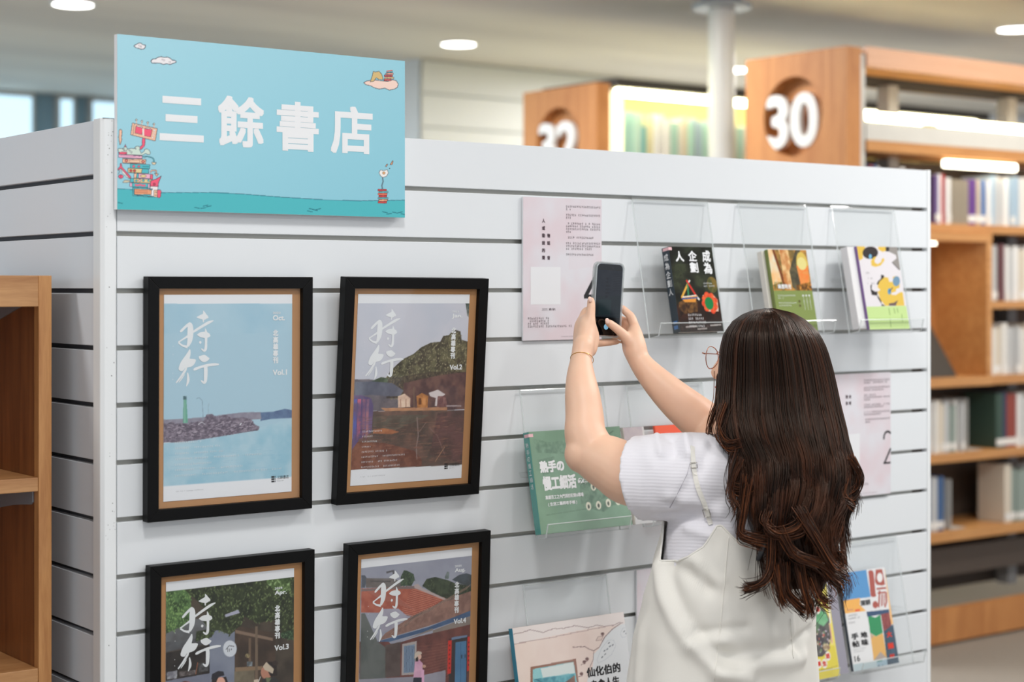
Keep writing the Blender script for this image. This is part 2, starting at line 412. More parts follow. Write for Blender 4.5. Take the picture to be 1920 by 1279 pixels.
# slat wall: groove heights, every board, groove insert and post is a piece
GZ = [1.7443 - .1002 * k for k in range(18)]
TOPZ = 1.8425
def boards(root, mk, ins, core):
    tops = [TOPZ] + [g - 0.0043 for g in GZ]; bots = [g + 0.0043 for g in GZ] + [0.0]
    for t_, b_ in zip(tops, bots): mk(b_, t_).build('slat_board', WHITE if ins == 'y' else WHITE2, root, bevel=.0008, seg=1)
wf = setting(thing('wall_front', 'white slat wall facing the camera, with framed posters and book holders', 'wall')); wf['kind'] = 'structure'
MB().box(0, 2.165, .0145, .06, 0, TOPZ).build('backing', CORE, wf)
boards(wf, lambda b, t: MB().box(0.001, 2.168, 0, .0135, b, t), 'y', wf)
for g in GZ: MB().box(.001, 2.125, .0125, .0145, g - .006, g + .006).build('groove_insert', INSERT, wf)
MB().box(2.168, 2.180, -.0015, .06, 0, TOPZ + .001).build('end_edge', POST, wf, bevel=.001)
wl = setting(thing('wall_left', 'white slat side wall receding left behind the corner post', 'wall', (-.027, 0, 0)))
MB().box(.0145, .05, .03, 2.6, 0, TOPZ).build('backing', CORE, wl)
boards(wl, lambda b, t: MB().box(0, .0135, .031, 2.6, b, t), 'x', wl)
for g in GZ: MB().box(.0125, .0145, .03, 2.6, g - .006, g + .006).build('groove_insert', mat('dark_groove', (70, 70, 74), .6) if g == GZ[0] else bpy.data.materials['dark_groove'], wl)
pm = MB(); pts = [(-.0295 + .006, -.003), (-.004, -.003), (-.0005, -.0005), (-.0005, .032), (-.0295, .032), (-.0295, .003)]
pm.prism(pts, 'z', 0, TOPZ + .0025); tr = pm.build('trim_1', POST, bevel=.0012); setting(tr)
ch = MB(); rr = random.Random(3)
for i in range(34):
    x = rr.uniform(-.022, -.004); z = rr.choice([rr.uniform(.85, 1.84), rr.uniform(1.76, 1.845), 1.13 + rr.uniform(-.03, .03)]); s_ = rr.uniform(.0004, .0013)
    ch.poly([(x, z), (x + s_, z - s_ * .4), (x + s_ * 1.2, z + s_), (x, z + s_ * 1.3)], -.0032)
for i in range(9):
    x = -.027 + i * .003; ch.poly([(x, TOPZ + .0026), (x, TOPZ + .0005), (x + rr.uniform(.001, .0025), TOPZ + .001), (x + .002, TOPZ + .0026)], -.0032)
co = ch.build('paint_chips', CHIP, tr); co['kind'] = 'stuff'

# far walls
wb_ = setting(thing('wall_back', 'white slatted wall far behind the shelf units', 'wall', (4.89, 6.28, 0)))
MB().box(.012, 9, .014, .3, 0, 3).build('backing', mat('far_wall_groove', (188, 194, 196), .6), wb_)
for k in range(14): MB().box(0, 9, 0, .014, k * .214 + .006, min(3, k * .214 + .208)).build('slat_board', WHITE, wb_)
MB().box(-.001, .012, 0, .3, 0, 3).build('end_edge', POST, wb_)
WINM = emis('daylit_glass', (190, 222, 240), 1.3)
wleft = setting(thing('wall_far', 'pale far wall of the room with a row of bright windows', 'wall', (0, 9.6, 0)))
MB().box(-6, 13, .06, .2, 0, 3).build('wall_panel', mat('far_wall_paint', (150, 184, 204), .7), wleft)
for i in range(17):
    for x, wd in ((-3.3 + i * .93, .45), (-2.63 + i * .93, .10)):
        wn = MB().box(x, x + wd, 0, .03, .9, 2.96).build('window_pane', WINM, wleft)
        MB().box(x - .02, x, -.02, .06, .86, 2.99).box(x + wd, x + wd + .02, -.02, .06, .86, 2.99).box(x, x + wd, -.02, .06, 2.96, 2.99).box(x, x + wd, -.02, .06, .86, .9).build('window_frame', STEELW, wn)

# downlights in the ceiling
DL = [(137, 8, 'ceiling downlight at the upper left, above the side wall'), (860, 83, 'ceiling downlight right of the blue sign, above the long slat wall'),
      (1905, 55, 'ceiling downlight at the upper right, above shelf unit 30'), (1382, 131, 'small far ceiling downlight just right of the white column'), (1885, 186, 'far ceiling downlight seen through the open top of shelf unit 30')]
for px, py, lb in DL:
    q = onZ(px, py, 2.992); t = thing('downlight', lb, 'ceiling light', (q.x, q.y, 2.999), group='round downlights in the ceiling')
    MB().cyl((0, 0), .098, -.008, -.004, 40).build('diffuser', LAMP, t)
    rg = MB(); n_ = 40
    prof = [(.099, 0), (.099, -.011), (.112, -.008), (.114, 0)]
    rg.loft([[(r_ * math.cos(i * 2 * math.pi / n_), r_ * math.sin(i * 2 * math.pi / n_), z_) for i in range(n_)] for r_, z_ in prof], close=False)
    rg.build('trim_ring', POST, t, smooth=False)

# white column under the ceiling
q = at(1353, 200, 8.6)
t = thing('column', 'round white column rising to a flanged collar between units 32 and 30', 'column', (q.x, q.y, 0))
MB().cyl((0, 0), .066, .012, 2.95, 40).build('shaft', POST, t, smooth=False, bevel=.001)
MB().cyl((0, 0), .145, 2.925, 2.95, 40, .15).cyl((0, 0), .105, 2.95, 3.0, 40, .1).build('collar', mat('collar_steel', (176, 184, 190), .35, .3), t, bevel=.004)
MB().cyl((0, 0), .11, 0, .012, 32).build('base_plate', POST, t)

# ---------------------------------------------------------------- big library shelf units
def shelf_unit(y0, label, num, L):
    t = thing('shelf_unit', label, 'bookshelf', (4.13, y0, 0))
    # end panel with round recess holding the number
    ep = MB(); D = .585; cy, cz, r = .305, 2.277, .17; Z1 = 2.545
    angs = sorted(set([i * 2 * math.pi / 48 for i in range(48)] + [math.atan2(zz - cz, yy - cy) % (2 * math.pi) for yy in (0, D) for zz in (0, Z1)]))
    inner = [(cy + r * math.cos(a), cz + r * math.sin(a)) for a in angs]; outer = []
    for a in angs:
        c_, s_ = math.cos(a), math.sin(a); k = 1e9
        if c_ > 1e-9: k = min(k, (D - cy) / c_)
        if c_ < -1e-9: k = min(k, -cy / c_)
        if s_ > 1e-9: k = min(k, (Z1 - cz) / s_)
        if s_ < -1e-9: k = min(k, -cz / s_)
        outer.append((cy + k * c_, cz + k * s_))
    n = len(angs)
    V = [(0, *p) for p in outer] + [(0, *p) for p in inner] + [(.06, *p) for p in inner] + [(.085, *p) for p in outer]
    F = []
    for i in range(n):
        j = (i + 1) % n
        F += [(i, j, j + n, i + n), (i + n, j + n, j + 2 * n, i + 2 * n), (j, i, i + 3 * n, j + 3 * n)]
    F += [tuple(range(2 * n, 3 * n)), tuple(range(3 * n, 4 * n))[::-1]]
    ep.add(V, F); ep.build('end_panel', PANELW, t)
    nm = MB(); vs, fs = glyphs(num, 0, .1, 6); a = np.array(vs); lo = a.min(0); sz = a.max(0) - lo
    H = .215; Wd = .285
    for k_ in range(10):
        b_ = .0095 if k_ < 9 else 0; dy_, dz_ = b_ * math.cos(k_ * .698), b_ * math.sin(k_ * .698)
        nm.add([(k_ * 2e-4 + .030 - .028 * (v[2] - lo[2]) / sz[2], cy + dy_ + .01 + Wd / 2 - Wd * (v[0] - lo[0]) / sz[0], cz + dz_ - .018 - H / 2 + H * (v[1] - lo[1]) / sz[1]) for v in vs], fs)
    nm.build('number', mat('white_number_' + num, (240, 240, 238), .35), t)
    MB().box(.087, .125, .012, .05, 0, 2.52).build('upright', STEELW, t)
    return t
u30 = shelf_unit(2.03, 'large oak shelf unit numbered 30, behind the slat wall on the right', '30', 3)
u32 = shelf_unit(3.63, 'farther oak shelf unit numbered 32, half hidden behind the slat wall', '32', 3)
# unit 30 : open frame with shelves (local x along the run, y into the unit)
def run(t, L, deep=.585):
    MB().box(.125, L, .02, deep - .02, 2.475, 2.545).build('top_board', SHELFW, t)
    MB().box(.125, L, 0.0, .02, 2.468, 2.552).build('top_fascia', wood('pale_fascia' + t.name, (226, 180, 150), (210, 160, 128), st=(.5, 8, 8)), t)
run(u30, 2.6)
MB().box(.125, 2.6, .25, .335, 2.44, 2.475).build('top_channel', DARK, u30)
MB().box(.125, 2.6, .006, .05, 2.165, 2.232).build('light_fascia', STEELW, u30)
MB().box(.125, 2.6, .012, .3, 2.232, 2.24).build('light_tray', STEELW, u30)
for a, b in ((.14, .50), (.60, 1.36), (1.44, 2.3)):
    MB().box(a, b, .01, .03, 2.246, 2.284).build('light_tube', LED, u30, bevel=.008)
MB().box(.125, 2.6, .0, .3, 2.118, 2.163).build('shelf', SHELFW, u30)
for x, zb in ((.52, 1.827), (1.36, .16), (2.2, .16)): MB().box(x, x + .065, .225, .29, zb, 2.44).build('upright', mat('upright_grey%d' % (x * 10), (158, 156, 154), .5), u30)
MB().box(.125, 2.6, .33, .35, .16, 2.12).build('back_panel', mat('shelf_back_panel', (92, 78, 66), .7), u30)
SH = [(1.788, 1.826, .125, 2.6), (.790, .828, .125, 2.6), (.446, .49, .125, 2.6), (1.455, 1.488, .93, 2.6), (1.118, 1.157, .93, 2.6)]
for z0, z1, a, b in SH: MB().box(a, b, 0, .33, z0, z1).build('shelf', SHELFW, u30, bevel=.002)
MB().box(.50, .62, .25, .30, .492, .70).box(.50, .60, .25, .3, .18, .42).build('shelf_bracket', STEEL, u30)
MB().box(.125, 2.6, .16, .18, .26, .385).build('lower_rail', mat('lower_rail_metal', (104, 92, 82), .5), u30)
MB().box(.125, 2.6, -.004, .03, 0.012, .158).build('plinth', PANELW, u30)
MB().box(.125, 2.6, .02, .3, 0.0, .012).build('plinth_foot', DARK, u30)
for px0, px1 in ((.64, 1.13), (1.6, 2.0)): MB().box(px0, px1, .0, .03, 2.072, 2.105).build('light_tube', LEDS, u30, bevel=.006)
# display box inside the unit
bx = MB().box(.035, .725, .285, .30, .04, .632).build('display_box', PANELW, u30); bx.location = (.17, -.015, 1.1185)
MB().box(0, .76, 0, .30, 0, .04).build('bottom', SHELFW, bx); MB().box(0, .76, 0, .30, .632, .668).build('top', SHELFW, bx)
MB().box(.725, .76, .002, .30, .04, .632).build('side', SHELFW, bx); MB().box(0, .035, .002, .30, .04, .632).build('side', SHELFW, bx)
MB().box(.25, .5, .1, .2, .618, .63).build('light_tube', LEDS, bx)
MB().box(.655, .70, .26, .285, .06, .13).build('socket', STEELW, bx)
st = MB(); st.prism([(.06, 0), (.18, 0), (.24, .235), (.22, .24)], 'x', 0, .40)
bs = st.build('book_rest', DARK, None, bevel=.002); bs.location = (4.475, 2.0, 1.159); tag(bs, 'dark slanted book rest standing in the oak display box', 'book stand')
# unit 32 : only its top shows
MB().box(.125, 3, -.01, .585, 2.53, 2.575).build('dark_cover', DARK, u32)
MB().box(.14, 2.9, .0, .035, 2.492, 2.524).build('light_tube', emis('bright_led', (255, 246, 196), 22), u32)
MB().box(.125, 3, .30, .32, .2, 2.53).build('back_panel', mat('lit_back_panel', (232, 222, 160), .6), u32)  # yellow of the LED light is put into the panel colour
MB().box(.127, 3, 0, .3, 2.115, 2.15).build('shelf', SHELFW, u32)
MB().box(.087, .16, -.012, .02, 2.0, 2.50).build('glowing_side_strip', emis('side_strip_glow', (255, 250, 205), 1.3), u32)  # white upright strip given a glow of its own, not a lamp
MB().box(.125, 3, 0, .03, 0, .16).build('plinth', PANELW, u32)

# books of the far shelves -------------------------------------------------
PAL = [('white', (232, 230, 226)), ('cream', (222, 212, 196)), ('pale grey', (196, 198, 200)), ('white', (238, 238, 238)), ('grey green', (150, 164, 158)), ('blue', (70, 104, 150)),
       ('brown', (140, 96, 70)), ('red', (170, 64, 60)), ('navy', (50, 58, 88)), ('pale blue', (170, 194, 214)), ('beige', (206, 190, 168)), ('teal', (84, 158, 160)), ('purple', (110, 74, 140)), ('dark green', (62, 84, 74)), ('charcoal', (66, 64, 66))]
BM = {}
def cover(c):
    k = tuple(c)
    if k not in BM: BM[k] = mat('book_cloth_%d_%d_%d' % k, c, .5, var=.05, scale=30)
    return BM[k]
def book_mesh(w, d, h, c, band=None):
    """book standing, spine towards -y: spine and boards, page block, shelf-mark label"""
    t_ = .0022
    a = MB(); a.prism([(0, .004), (w * .25, 0), (w * .75, 0), (w, .004), (w, d), (w - t_, d), (w - t_, .006), (t_, .006), (t_, d), (0, d)], 'z', 0, h)
    a.m = 1; a.box(t_, w - t_, .006, d - .004, .003, h - .003)
    if band: a.m = 2; a.box(.001, w - .001, -.0006, .003, .012, .012 + band)
    return a
ORD = ['first', 'second', 'third', 'fourth', 'fifth', 'sixth', 'seventh', 'eighth', 'ninth', 'tenth', 'eleventh', 'twelfth', 'thirteenth', 'fourteenth', 'fifteenth', 'sixteenth', 'seventeenth', 'eighteenth', 'nineteenth', 'twentieth', 'twenty-first', 'twenty-second', 'twenty-third', 'twenty-fourth', 'twenty-fifth', 'twenty-sixth', 'twenty-seventh', 'twenty-eighth', 'twenty-ninth', 'thirtieth']
TAPE = mat('shelf_mark_tape', (236, 236, 234), .5)
def book_row(x0, x1, y, z, h, where, group, seed, wr=(.018, .045), pal=None, fix=None):
    r = random.Random(seed); x = x0; i = 0
    while x < x1:
        w_ = r.uniform(*wr); hh = h * r.uniform(.86, 1.0); nm_, c = r.choice(pal or PAL[:12])
        if fix and i < len(fix):
            if fix[i] is None: x += .10; i += 1; continue
            nm_, c, w_, hh = fix[i]
        if x + w_ > x1: break
        d = r.uniform(.14, .19)
        o = book_mesh(w_, d, hh, c, .03 if r.random() < .75 else None).build('book', [cover(c), PAGES, TAPE])
        o.location = (x, y + r.uniform(0, .02), z + .0005)
        tag(o, '%s book, %s from left %s' % (nm_, ORD[i], where), 'book', group)
        x += w_ + .0006; i += 1
P = dict(PAL)
book_row(4.285, 4.62, 2.06, 1.8275, .235, 'on top shelf of unit 30, left bay', 'books on the top shelf of unit 30', 1, fix=[('navy', P['navy'], .03, .24), ('red', P['red'], .02, .236), ('blue', P['blue'], .03, .238), ('white', P['white'], .03, .232)], pal=PAL[:4])
book_row(4.72, 5.62, 2.05, 1.827, .225, 'on top shelf of unit 30, right bay', 'books on the top shelf of unit 30', 2,
         fix=[('purple', (120, 96, 156), .022, .21), ('white', P['white'], .03, .215), ('red', (196, 60, 66), .016, .215), ('white', P['white'], .032, .2), ('grey', (150, 140, 124), .125, .195), ('purple', (104, 62, 142), .06, .2), ('beige', P['beige'], .03, .2), ('blue', (80, 120, 180), .045, .2), ('white', P['white'], .03, .2)], pal=PAL[:4] + [PAL[9]])
book_row(5.10, 5.62, 2.05, 1.489, .25, 'on shelf right of the display box', 'books right of the display box', 3, wr=(.02, .05), fix=[('white', P['white'], .02, .25), ('pale grey', P['pale grey'], .05, .25), ('brown', (110, 70, 76), .03, .255)], pal=PAL[:4] + [('cream', P['cream'])])
book_row(5.08, 5.62, 2.05, 1.158, .235, 'on shelf at the display box bottom', 'books right of the display box', 4, pal=PAL[:4])
book_row(4.64, 4.93, 2.05, .829, .235, 'on third shelf up, left bay', 'books on the third shelf from the floor', 5, wr=(.02, .032), pal=[PAL[0], PAL[1], PAL[4], PAL[2]], fix=[('cream', P['cream'], .024, .23), ('dark green', P['dark green'], .018, .23), ('white', P['white'], .03, .225)])
book_row(5.14, 5.62, 2.05, .829, .245, 'on third shelf up, right bay', 'books on the third shelf from the floor', 6, fix=[('dark green', P['dark green'], .05, .245), ('navy', P['navy'], .035, .25), ('red', (150, 70, 60), .07, .24), ('white', P['white'], .03, .24)], pal=PAL[:5])
book_row(4.62, 4.80, 2.05, .491, .25, 'on second shelf up, left bay', 'books on the second shelf from the floor', 7, pal=[PAL[0], PAL[2], PAL[5]])
book_row(5.20, 5.62, 2.05, .491, .255, 'on second shelf up, right bay', 'books on the second shelf from the floor', 8, fix=[('cream', P['cream'], .05, .26)], pal=[PAL[0], PAL[2], PAL[3], PAL[4]])
for (bx0, bz, hh, lb) in ((4.945, .829, .23, 'grey steel bookend on the third shelf up, beside the dark gap'), (4.83, .491, .22, 'wide grey steel bookend on the second shelf up')):
    be = MB().box(0, .003, .0, .14, 0, hh).box(0, .1, .0, .14, 0, .002); o = be.build('bookend', STEELW); o.location = (bx0, 2.06, bz + .0005); tag(o, lb, 'bookend')
book_row(4.33, 5.25, 3.66, 2.151, .27, 'on lit top shelf of unit 32', 'books on the top shelf of unit 32', 9, wr=(.03, .07), pal=[PAL[0], PAL[3], PAL[1], ('pale teal', (178, 220, 212)), ('pale blue', P['pale blue'])],
         fix=[('pale teal', (176, 222, 214), .07, .27), ('pale teal', (196, 228, 214), .05, .265), ('teal', (110, 190, 190), .03, .2), ('cream', (236, 230, 190), .06, .26)])

# ---------------------------------------------------------------- oak bookcase beside the side wall
bc = thing('bookcase', 'oak bookcase standing against the side wall at the left edge', 'bookcase', (-.069, .12, 0))
MB().box(-.024, 0, 0, .022, 0, 1.571).build('stile', OAK, bc, bevel=.0012)
MB().box(-.93, -.024, .001, .021, 1.516, 1.571).build('top_rail', OAKF, bc, bevel=.001)
MB().box(-.954, -.93, 0, .022, 0, 1.571).build('stile', OAK, bc, bevel=.0012)
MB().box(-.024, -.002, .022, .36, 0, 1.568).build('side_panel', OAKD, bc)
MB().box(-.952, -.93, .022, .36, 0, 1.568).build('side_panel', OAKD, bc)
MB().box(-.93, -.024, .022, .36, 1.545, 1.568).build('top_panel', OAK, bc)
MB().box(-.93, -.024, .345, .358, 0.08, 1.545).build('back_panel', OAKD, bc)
MB().box(-.93, -.024, .002, .022, 0, .08).build('plinth', OAK, bc)
for z in (1.189, .851, .50, .08):
    s_ = MB().box(-.93, -.0245, .0015, .345, z, z + .0245).build('shelf', OAKF, bc, bevel=.001)
    for xx in (-.0275, -.9295):
        if z > .1: MB().prism([(.022, 0), (.022, -.021), (.030, -.026), (.07, -.030), (.12, -.036), (.19, -.048), (.25, -.068), (.33, -.1), (.33, 0)], 'x', xx - .0, xx + .003).build('shelf_bracket', STEEL, s_).location = (0, 0, z)
MB().prism([(.075, 0), (.19, -.027), (.33, -.055), (.33, 0)], 'x', -.0275, -.0245).build('top_bracket', STEEL, bc).location = (0, 0, 1.516)
# ================================================================ blue shop sign
SX0 = onY(221, 240, -.022).x; SX1 = onY(760.5, 240, -.022).x; SW = SX1 - SX0; SH_ = .3045; SZ = 1.6855
sg = thing('shop_sign', 'light blue foam board sign with four large white characters, at the wall top', 'sign', (SX0, -.0005, SZ))
for k_ in (.12, .44): MB().box(k_, k_ + .06, -.0065, -.0005, .02, .10).build('mounting_pad', PAPER, sg)
MB().box(0, SW, -.0185, -.0065, 0, SH_).build('foam_board', mat('foam_board', (240, 243, 246), .6, var=.01), sg)
S = Sheet([(221.5, 67), (762, 118), (758.5, 410), (219, 393.5)], 0, 0, SW, SH_, -.019, 540, (150, 207, 222))
g_ = np.linspace(0, 1, S.W)[None, :, None]; v_ = np.linspace(0, 1, S.Hh)[:, None, None]
S.a[:] = np.array((163, 212, 226)) * (1 - .5 * g_ - .5 * v_) + np.array((136, 200, 217)) * (.5 * g_ + .5 * v_)
K = (40, 44, 60)
F1 = lambda: S.frame(200, 40, 3.1967); F2 = lambda: S.frame(215, 215, 7.527); F0 = lambda: S.frame(0, 0, 1)
F1(); sea = [(60, 1006), (160, 1012), (330, 1030), (640, 1030), (800, 1038), (1050, 1058), (1300, 1074), (1500, 1081), (1790, 1077), (1795, 1200), (55, 1140)]
S.poly(sea, (74, 184, 192)); S.line(sea[:9], 3.2, (30, 96, 116))
for x, y, d in ((80, 1090, 1), (540, 1120, 1), (575, 1122, -.6), (610, 1112, -1), (590, 1108, -1), (1215, 1142, 1), (1245, 1134, 1), (1225, 1128, 1), (1265, 1130, -1), (1665, 1148, 1), (1690, 1158, -.6), (1725, 1150, 1), (1755, 1150, -1), (1775, 1160, 1)):
    S.line([(x - 16, y - 3 * d), (x + 16, y + 4 * d)], 4.5, (22, 110, 124))
def cloud(pts, c=(238, 234, 236), lw=3.5): S.poly(pts, c, K, lw)
cloud([(168, 160), (185, 150), (198, 143), (212, 143), (222, 152), (240, 156), (238, 168), (228, 178), (212, 180), (200, 174), (184, 172)])
cloud([(270, 250), (282, 238), (300, 236), (312, 228), (332, 224), (352, 228), (370, 226), (388, 234), (398, 244), (420, 248), (422, 258), (402, 264), (388, 270), (362, 266), (345, 270), (325, 262), (300, 262), (278, 262)])
for x, y in ((202, 158), (212, 164), (340, 240), (350, 245), (384, 256)): S.ell(x, y, 5, 4, (238, 234, 236), (150, 140, 150), 2)
# book cloud with a sleepy animal
cloud([(1546, 380), (1562, 370), (1590, 366), (1620, 364), (1650, 368), (1690, 372), (1720, 362), (1742, 368), (1754, 388), (1748, 408), (1730, 418), (1700, 424), (1672, 412), (1640, 418), (1610, 410), (1588, 398), (1560, 392)], (244, 212, 198), 3)
S.poly([(1585, 375), (1598, 340), (1604, 312), (1616, 316), (1640, 312), (1655, 330), (1664, 360), (1640, 362), (1622, 350), (1606, 372)], (214, 184, 122), K, 2.5)
for k, (x0, x1, c) in enumerate(((1668, 1712, (226, 96, 90)), (1672, 1728, (230, 190, 140)), (1670, 1720, (200, 80, 84)), (1680, 1724, (236, 170, 150)), (1684, 1720, (90, 170, 180)))):
    S.rect(x0, 358 - k * 12, x1, 368 - k * 12, c, line=K, lw=2)
S.line([(1684, 312), (1720, 306)], 6, (226, 96, 90))
# small pile and fried-egg flower
for k, c in enumerate(((206, 70, 66), (232, 170, 130), (90, 180, 186), (206, 60, 60), (240, 120, 90), (90, 180, 186), (206, 60, 60))):
    S.rect(1624 + (k % 2) * 5, 1084 - k * 12, 1676 + (k % 3) * 4, 1095 - k * 12, c, line=(90, 40, 50), lw=2)
S.line([(1652, 1016), (1648, 990), (1656, 966), (1652, 940)], 7, (86, 110, 124))
S.poly([(1632, 914), (1640, 898), (1660, 902), (1682, 896), (1688, 916), (1676, 936), (1654, 942), (1640, 932)], (240, 238, 234), (90, 80, 90), 2.5); S.ell(1661, 916, 8, 8, (226, 170, 110), (110, 80, 70), 2)
S.poly([(1670, 876), (1680, 862), (1686, 864), (1676, 880)], (214, 150, 110), K, 2); S.poly([(1698, 868), (1714, 842), (1718, 846), (1712, 866)], (214, 150, 110), K, 2); S.ell(1696, 889, 3, 4, K)
# tower of books at the left with a raised placard
F2()
O_ = (241, 190, 160); PK = (240, 90, 120); TL = (80, 186, 196); LP = (240, 180, 205); YE = (228, 205, 150)
S.poly([(70, 232), (92, 224), (112, 240), (108, 290), (102, 340), (106, 370), (88, 430), (78, 440), (72, 400), (62, 330), (70, 290)], O_, K, 6)
for x, y in ((313, 92), (392, 112), (474, 132), (560, 152)): S.line([(x, y + 8), (x, y + 45)], 12, O_); S.ell(x, y, 14, 13, (236, 214, 190), K, 5)
S.poly([(400, 340), (438, 340), (432, 420), (425, 460), (372, 510), (350, 480), (395, 440), (388, 400)], PK, K, 5)
S.poly([(255, 135), (608, 215), (578, 388), (230, 300)], O_, K, 6); S.line([(285, 145), (262, 305)], 4, K)
S.poly([(305, 180), (400, 205), (395, 300), (292, 275)], PK, K, 4); S.poly([(418, 215), (536, 228), (512, 332), (420, 312)], PK, K, 4)
S.poly([(305, 180), (330, 165), (400, 190), (402, 205)], (238, 226, 214), K, 4); S.poly([(430, 210), (470, 198), (530, 220), (525, 228)], (238, 226, 214), K, 4); S.rect(398, 210, 420, 312, (238, 226, 214))
# lying reader with a party hat, resting on the pile
S.poly([(50, 495), (110, 488), (180, 500), (250, 488), (310, 500), (285, 480), (310, 462), (350, 460), (362, 482), (352, 505), (380, 560), (420, 530), (430, 500), (460, 497), (490, 515), (508, 550), (500, 575), (470, 578), (440, 560), (390, 585), (300, 582), (180, 575), (60, 560)], (206, 224, 212), K, 5)
S.poly([(118, 500), (135, 472), (168, 470), (184, 496), (170, 520), (135, 520)], (206, 224, 212), K, 5); S.poly([(140, 470), (155, 432), (168, 468)], (214, 70, 100), K, 4)
S.line([(130, 490), (148, 492)], 4, K); S.line([(130, 508), (158, 508)], 4, K); S.line([(190, 505), (240, 560), (250, 540), (210, 512)], 4, K)
S.poly([(62, 540), (176, 542), (176, 570), (62, 570)], PK, K, 4)
S.poly([(58, 572), (392, 592), (392, 636), (58, 616)], LP, K, 6); S.line([(80, 590), (240, 600), (360, 602)], 3, (120, 60, 110))
S.poly([(114, 632), (444, 645), (440, 708), (114, 694)], O_, K, 6); S.poly([(205, 655), (358, 655), (358, 690), (205, 682)], (236, 200, 170), (130, 90, 80), 4)
for x, y in ((166, 660), (403, 675)): S.ell(x, y, 21, 20, (206, 70, 66), K, 4); S.ell(x, y, 8, 8, (236, 190, 160))
S.line([(396, 606), (470, 604), (530, 620), (556, 650), (556, 690)], 18, K); S.line([(396, 606), (470, 604), (530, 620), (556, 650), (556, 690)], 9, TL); S.poly([(522, 685), (590, 690), (572, 716), (538, 716)], (225, 205, 170), K, 5)
S.poly([(222, 706), (500, 720), (496, 776), (222, 766)], TL, K, 6); S.ell(270, 740, 20, 16, PK, K, 3); S.ell(342, 742, 19, 15, PK, K, 3); S.line([(392, 742), (486, 746)], 9, (30, 110, 130))
S.poly([(190, 764), (388, 776), (380, 836), (190, 826)], YE, K, 6); S.poly([(388, 776), (482, 780), (478, 840), (380, 836)], TL, K, 5)
for x, y in ((230, 800), (280, 802)): S.ell(x, y, 19, 19, (206, 70, 66), K, 4)
S.line([(515, 830), (515, 800), (585, 795), (590, 840)], 20, K); S.line([(515, 830), (515, 800), (585, 795), (590, 840)], 11, O_); S.poly([(562, 838), (618, 845), (594, 882)], O_, K, 5)
S.poly([(275, 836), (312, 836), (308, 905), (275, 905)], O_, K, 5); S.poly([(312, 840), (340, 842), (336, 905), (312, 905)], TL, K, 5); S.poly([(340, 842), (506, 848), (500, 915), (336, 905)], LP, K, 5)
S.ell(404, 876, 46, 20, YE, K, 4); S.poly([(506, 852), (540, 856), (536, 922), (500, 920)], PK, K, 5)
S.poly([(50, 770), (78, 740), (82, 700), (100, 702), (104, 745), (232, 890), (216, 912), (90, 765), (52, 800)], PK, K, 5); S.poly([(92, 768), (212, 912), (180, 900), (110, 830)], (236, 230, 226), K, 4); S.poly([(50, 850), (82, 770), (86, 790), (56, 850)], (236, 230, 226), K, 3)
S.ell(88, 882, 34, 28, PK, K, 5); S.line([(90, 850), (90, 910)], 5, K); S.poly([(112, 962), (140, 935), (215, 938), (215, 962), (150, 968)], (214, 200, 170), K, 4)
S.poly([(222, 904), (268, 908), (268, 966), (222, 960)], TL, K, 5); S.poly([(268, 908), (514, 925), (514, 976), (268, 966)], YE, K, 5)
for x, c in ((306, TL), (354, LP), (404, TL), (478, TL)): S.ell(x, 940, 15, 15, c, K, 4)
S.poly([(214, 966), (246, 970), (244, 1024), (212, 1020)], LP, K, 5); S.poly([(246, 970), (474, 984), (470, 1038), (244, 1026)], TL, K, 5); S.poly([(474, 984), (498, 986), (496, 1040), (470, 1038)], LP, K, 4)
S.line([(285, 995), (320, 1008), (360, 996), (400, 1012), (436, 1002)], 24, PK)
S.poly([(508, 940), (580, 920), (658, 876), (615, 980), (612, 1026), (500, 1018)], PK, K, 6); S.ell(556, 990, 17, 17, (206, 60, 90), K, 4)
S.poly([(500, 1018), (612, 1026), (606, 1070), (550, 1160), (500, 1150)], (238, 232, 232), K, 4)
S.poly([(254, 1032), (530, 1052), (530, 1068), (275, 1052), (272, 1135), (530, 1160), (530, 1172), (254, 1146)], TL, K, 5); S.poly([(276, 1050), (520, 1068), (514, 1136), (276, 1130)], (232, 160, 120), K, 4)
for k in range(4): S.line([(292, 1066 + k * 15), (498, 1080 + k * 13)], 4, (190, 110, 80))
S.poly([(555, 1070), (604, 1072), (600, 1172), (550, 1168)], (236, 190, 160), K, 4); S.poly([(604, 1066), (640, 1068), (655, 1090), (648, 1160), (630, 1180), (598, 1172)], PK, K, 5); S.line([(562, 1102), (596, 1104)], 7, K); S.line([(562, 1140), (592, 1142)], 5, K)
F0(); S.build('printed_face', PRINT, sg)
lt = MB(); F1()
for ch_, quad in (('三', (318, 455, 583, 735)), ('餘', (668, 452, 945, 770)), ('書', (1020, 484, 1273, 795)), ('店', (1345, 512, 1597, 812))):
    x0, y0, x1, y1 = quad; xm = (x0 + x1) / 2; ym = (y0 + y1) / 2
    a = S.loc((x0, ym))[0]; b = S.loc((x1, ym))[0]; zt = S.loc((xm, y0 + 8))[1]; zb = S.loc((xm, y1 - 8))[1]
    letter(lt, ch_, a, zb, b, zt, -.0194, .026)
F2()
for k, c_ in enumerate('BOOK'): x, z = S.loc((562 - k * 8, 240 + k * 34)); letter(lt, c_, x - .0016, z - .0016, x + .0016, z + .0016, -.01935, .02)
F0(); lt.build('lettering', INKW, sg)

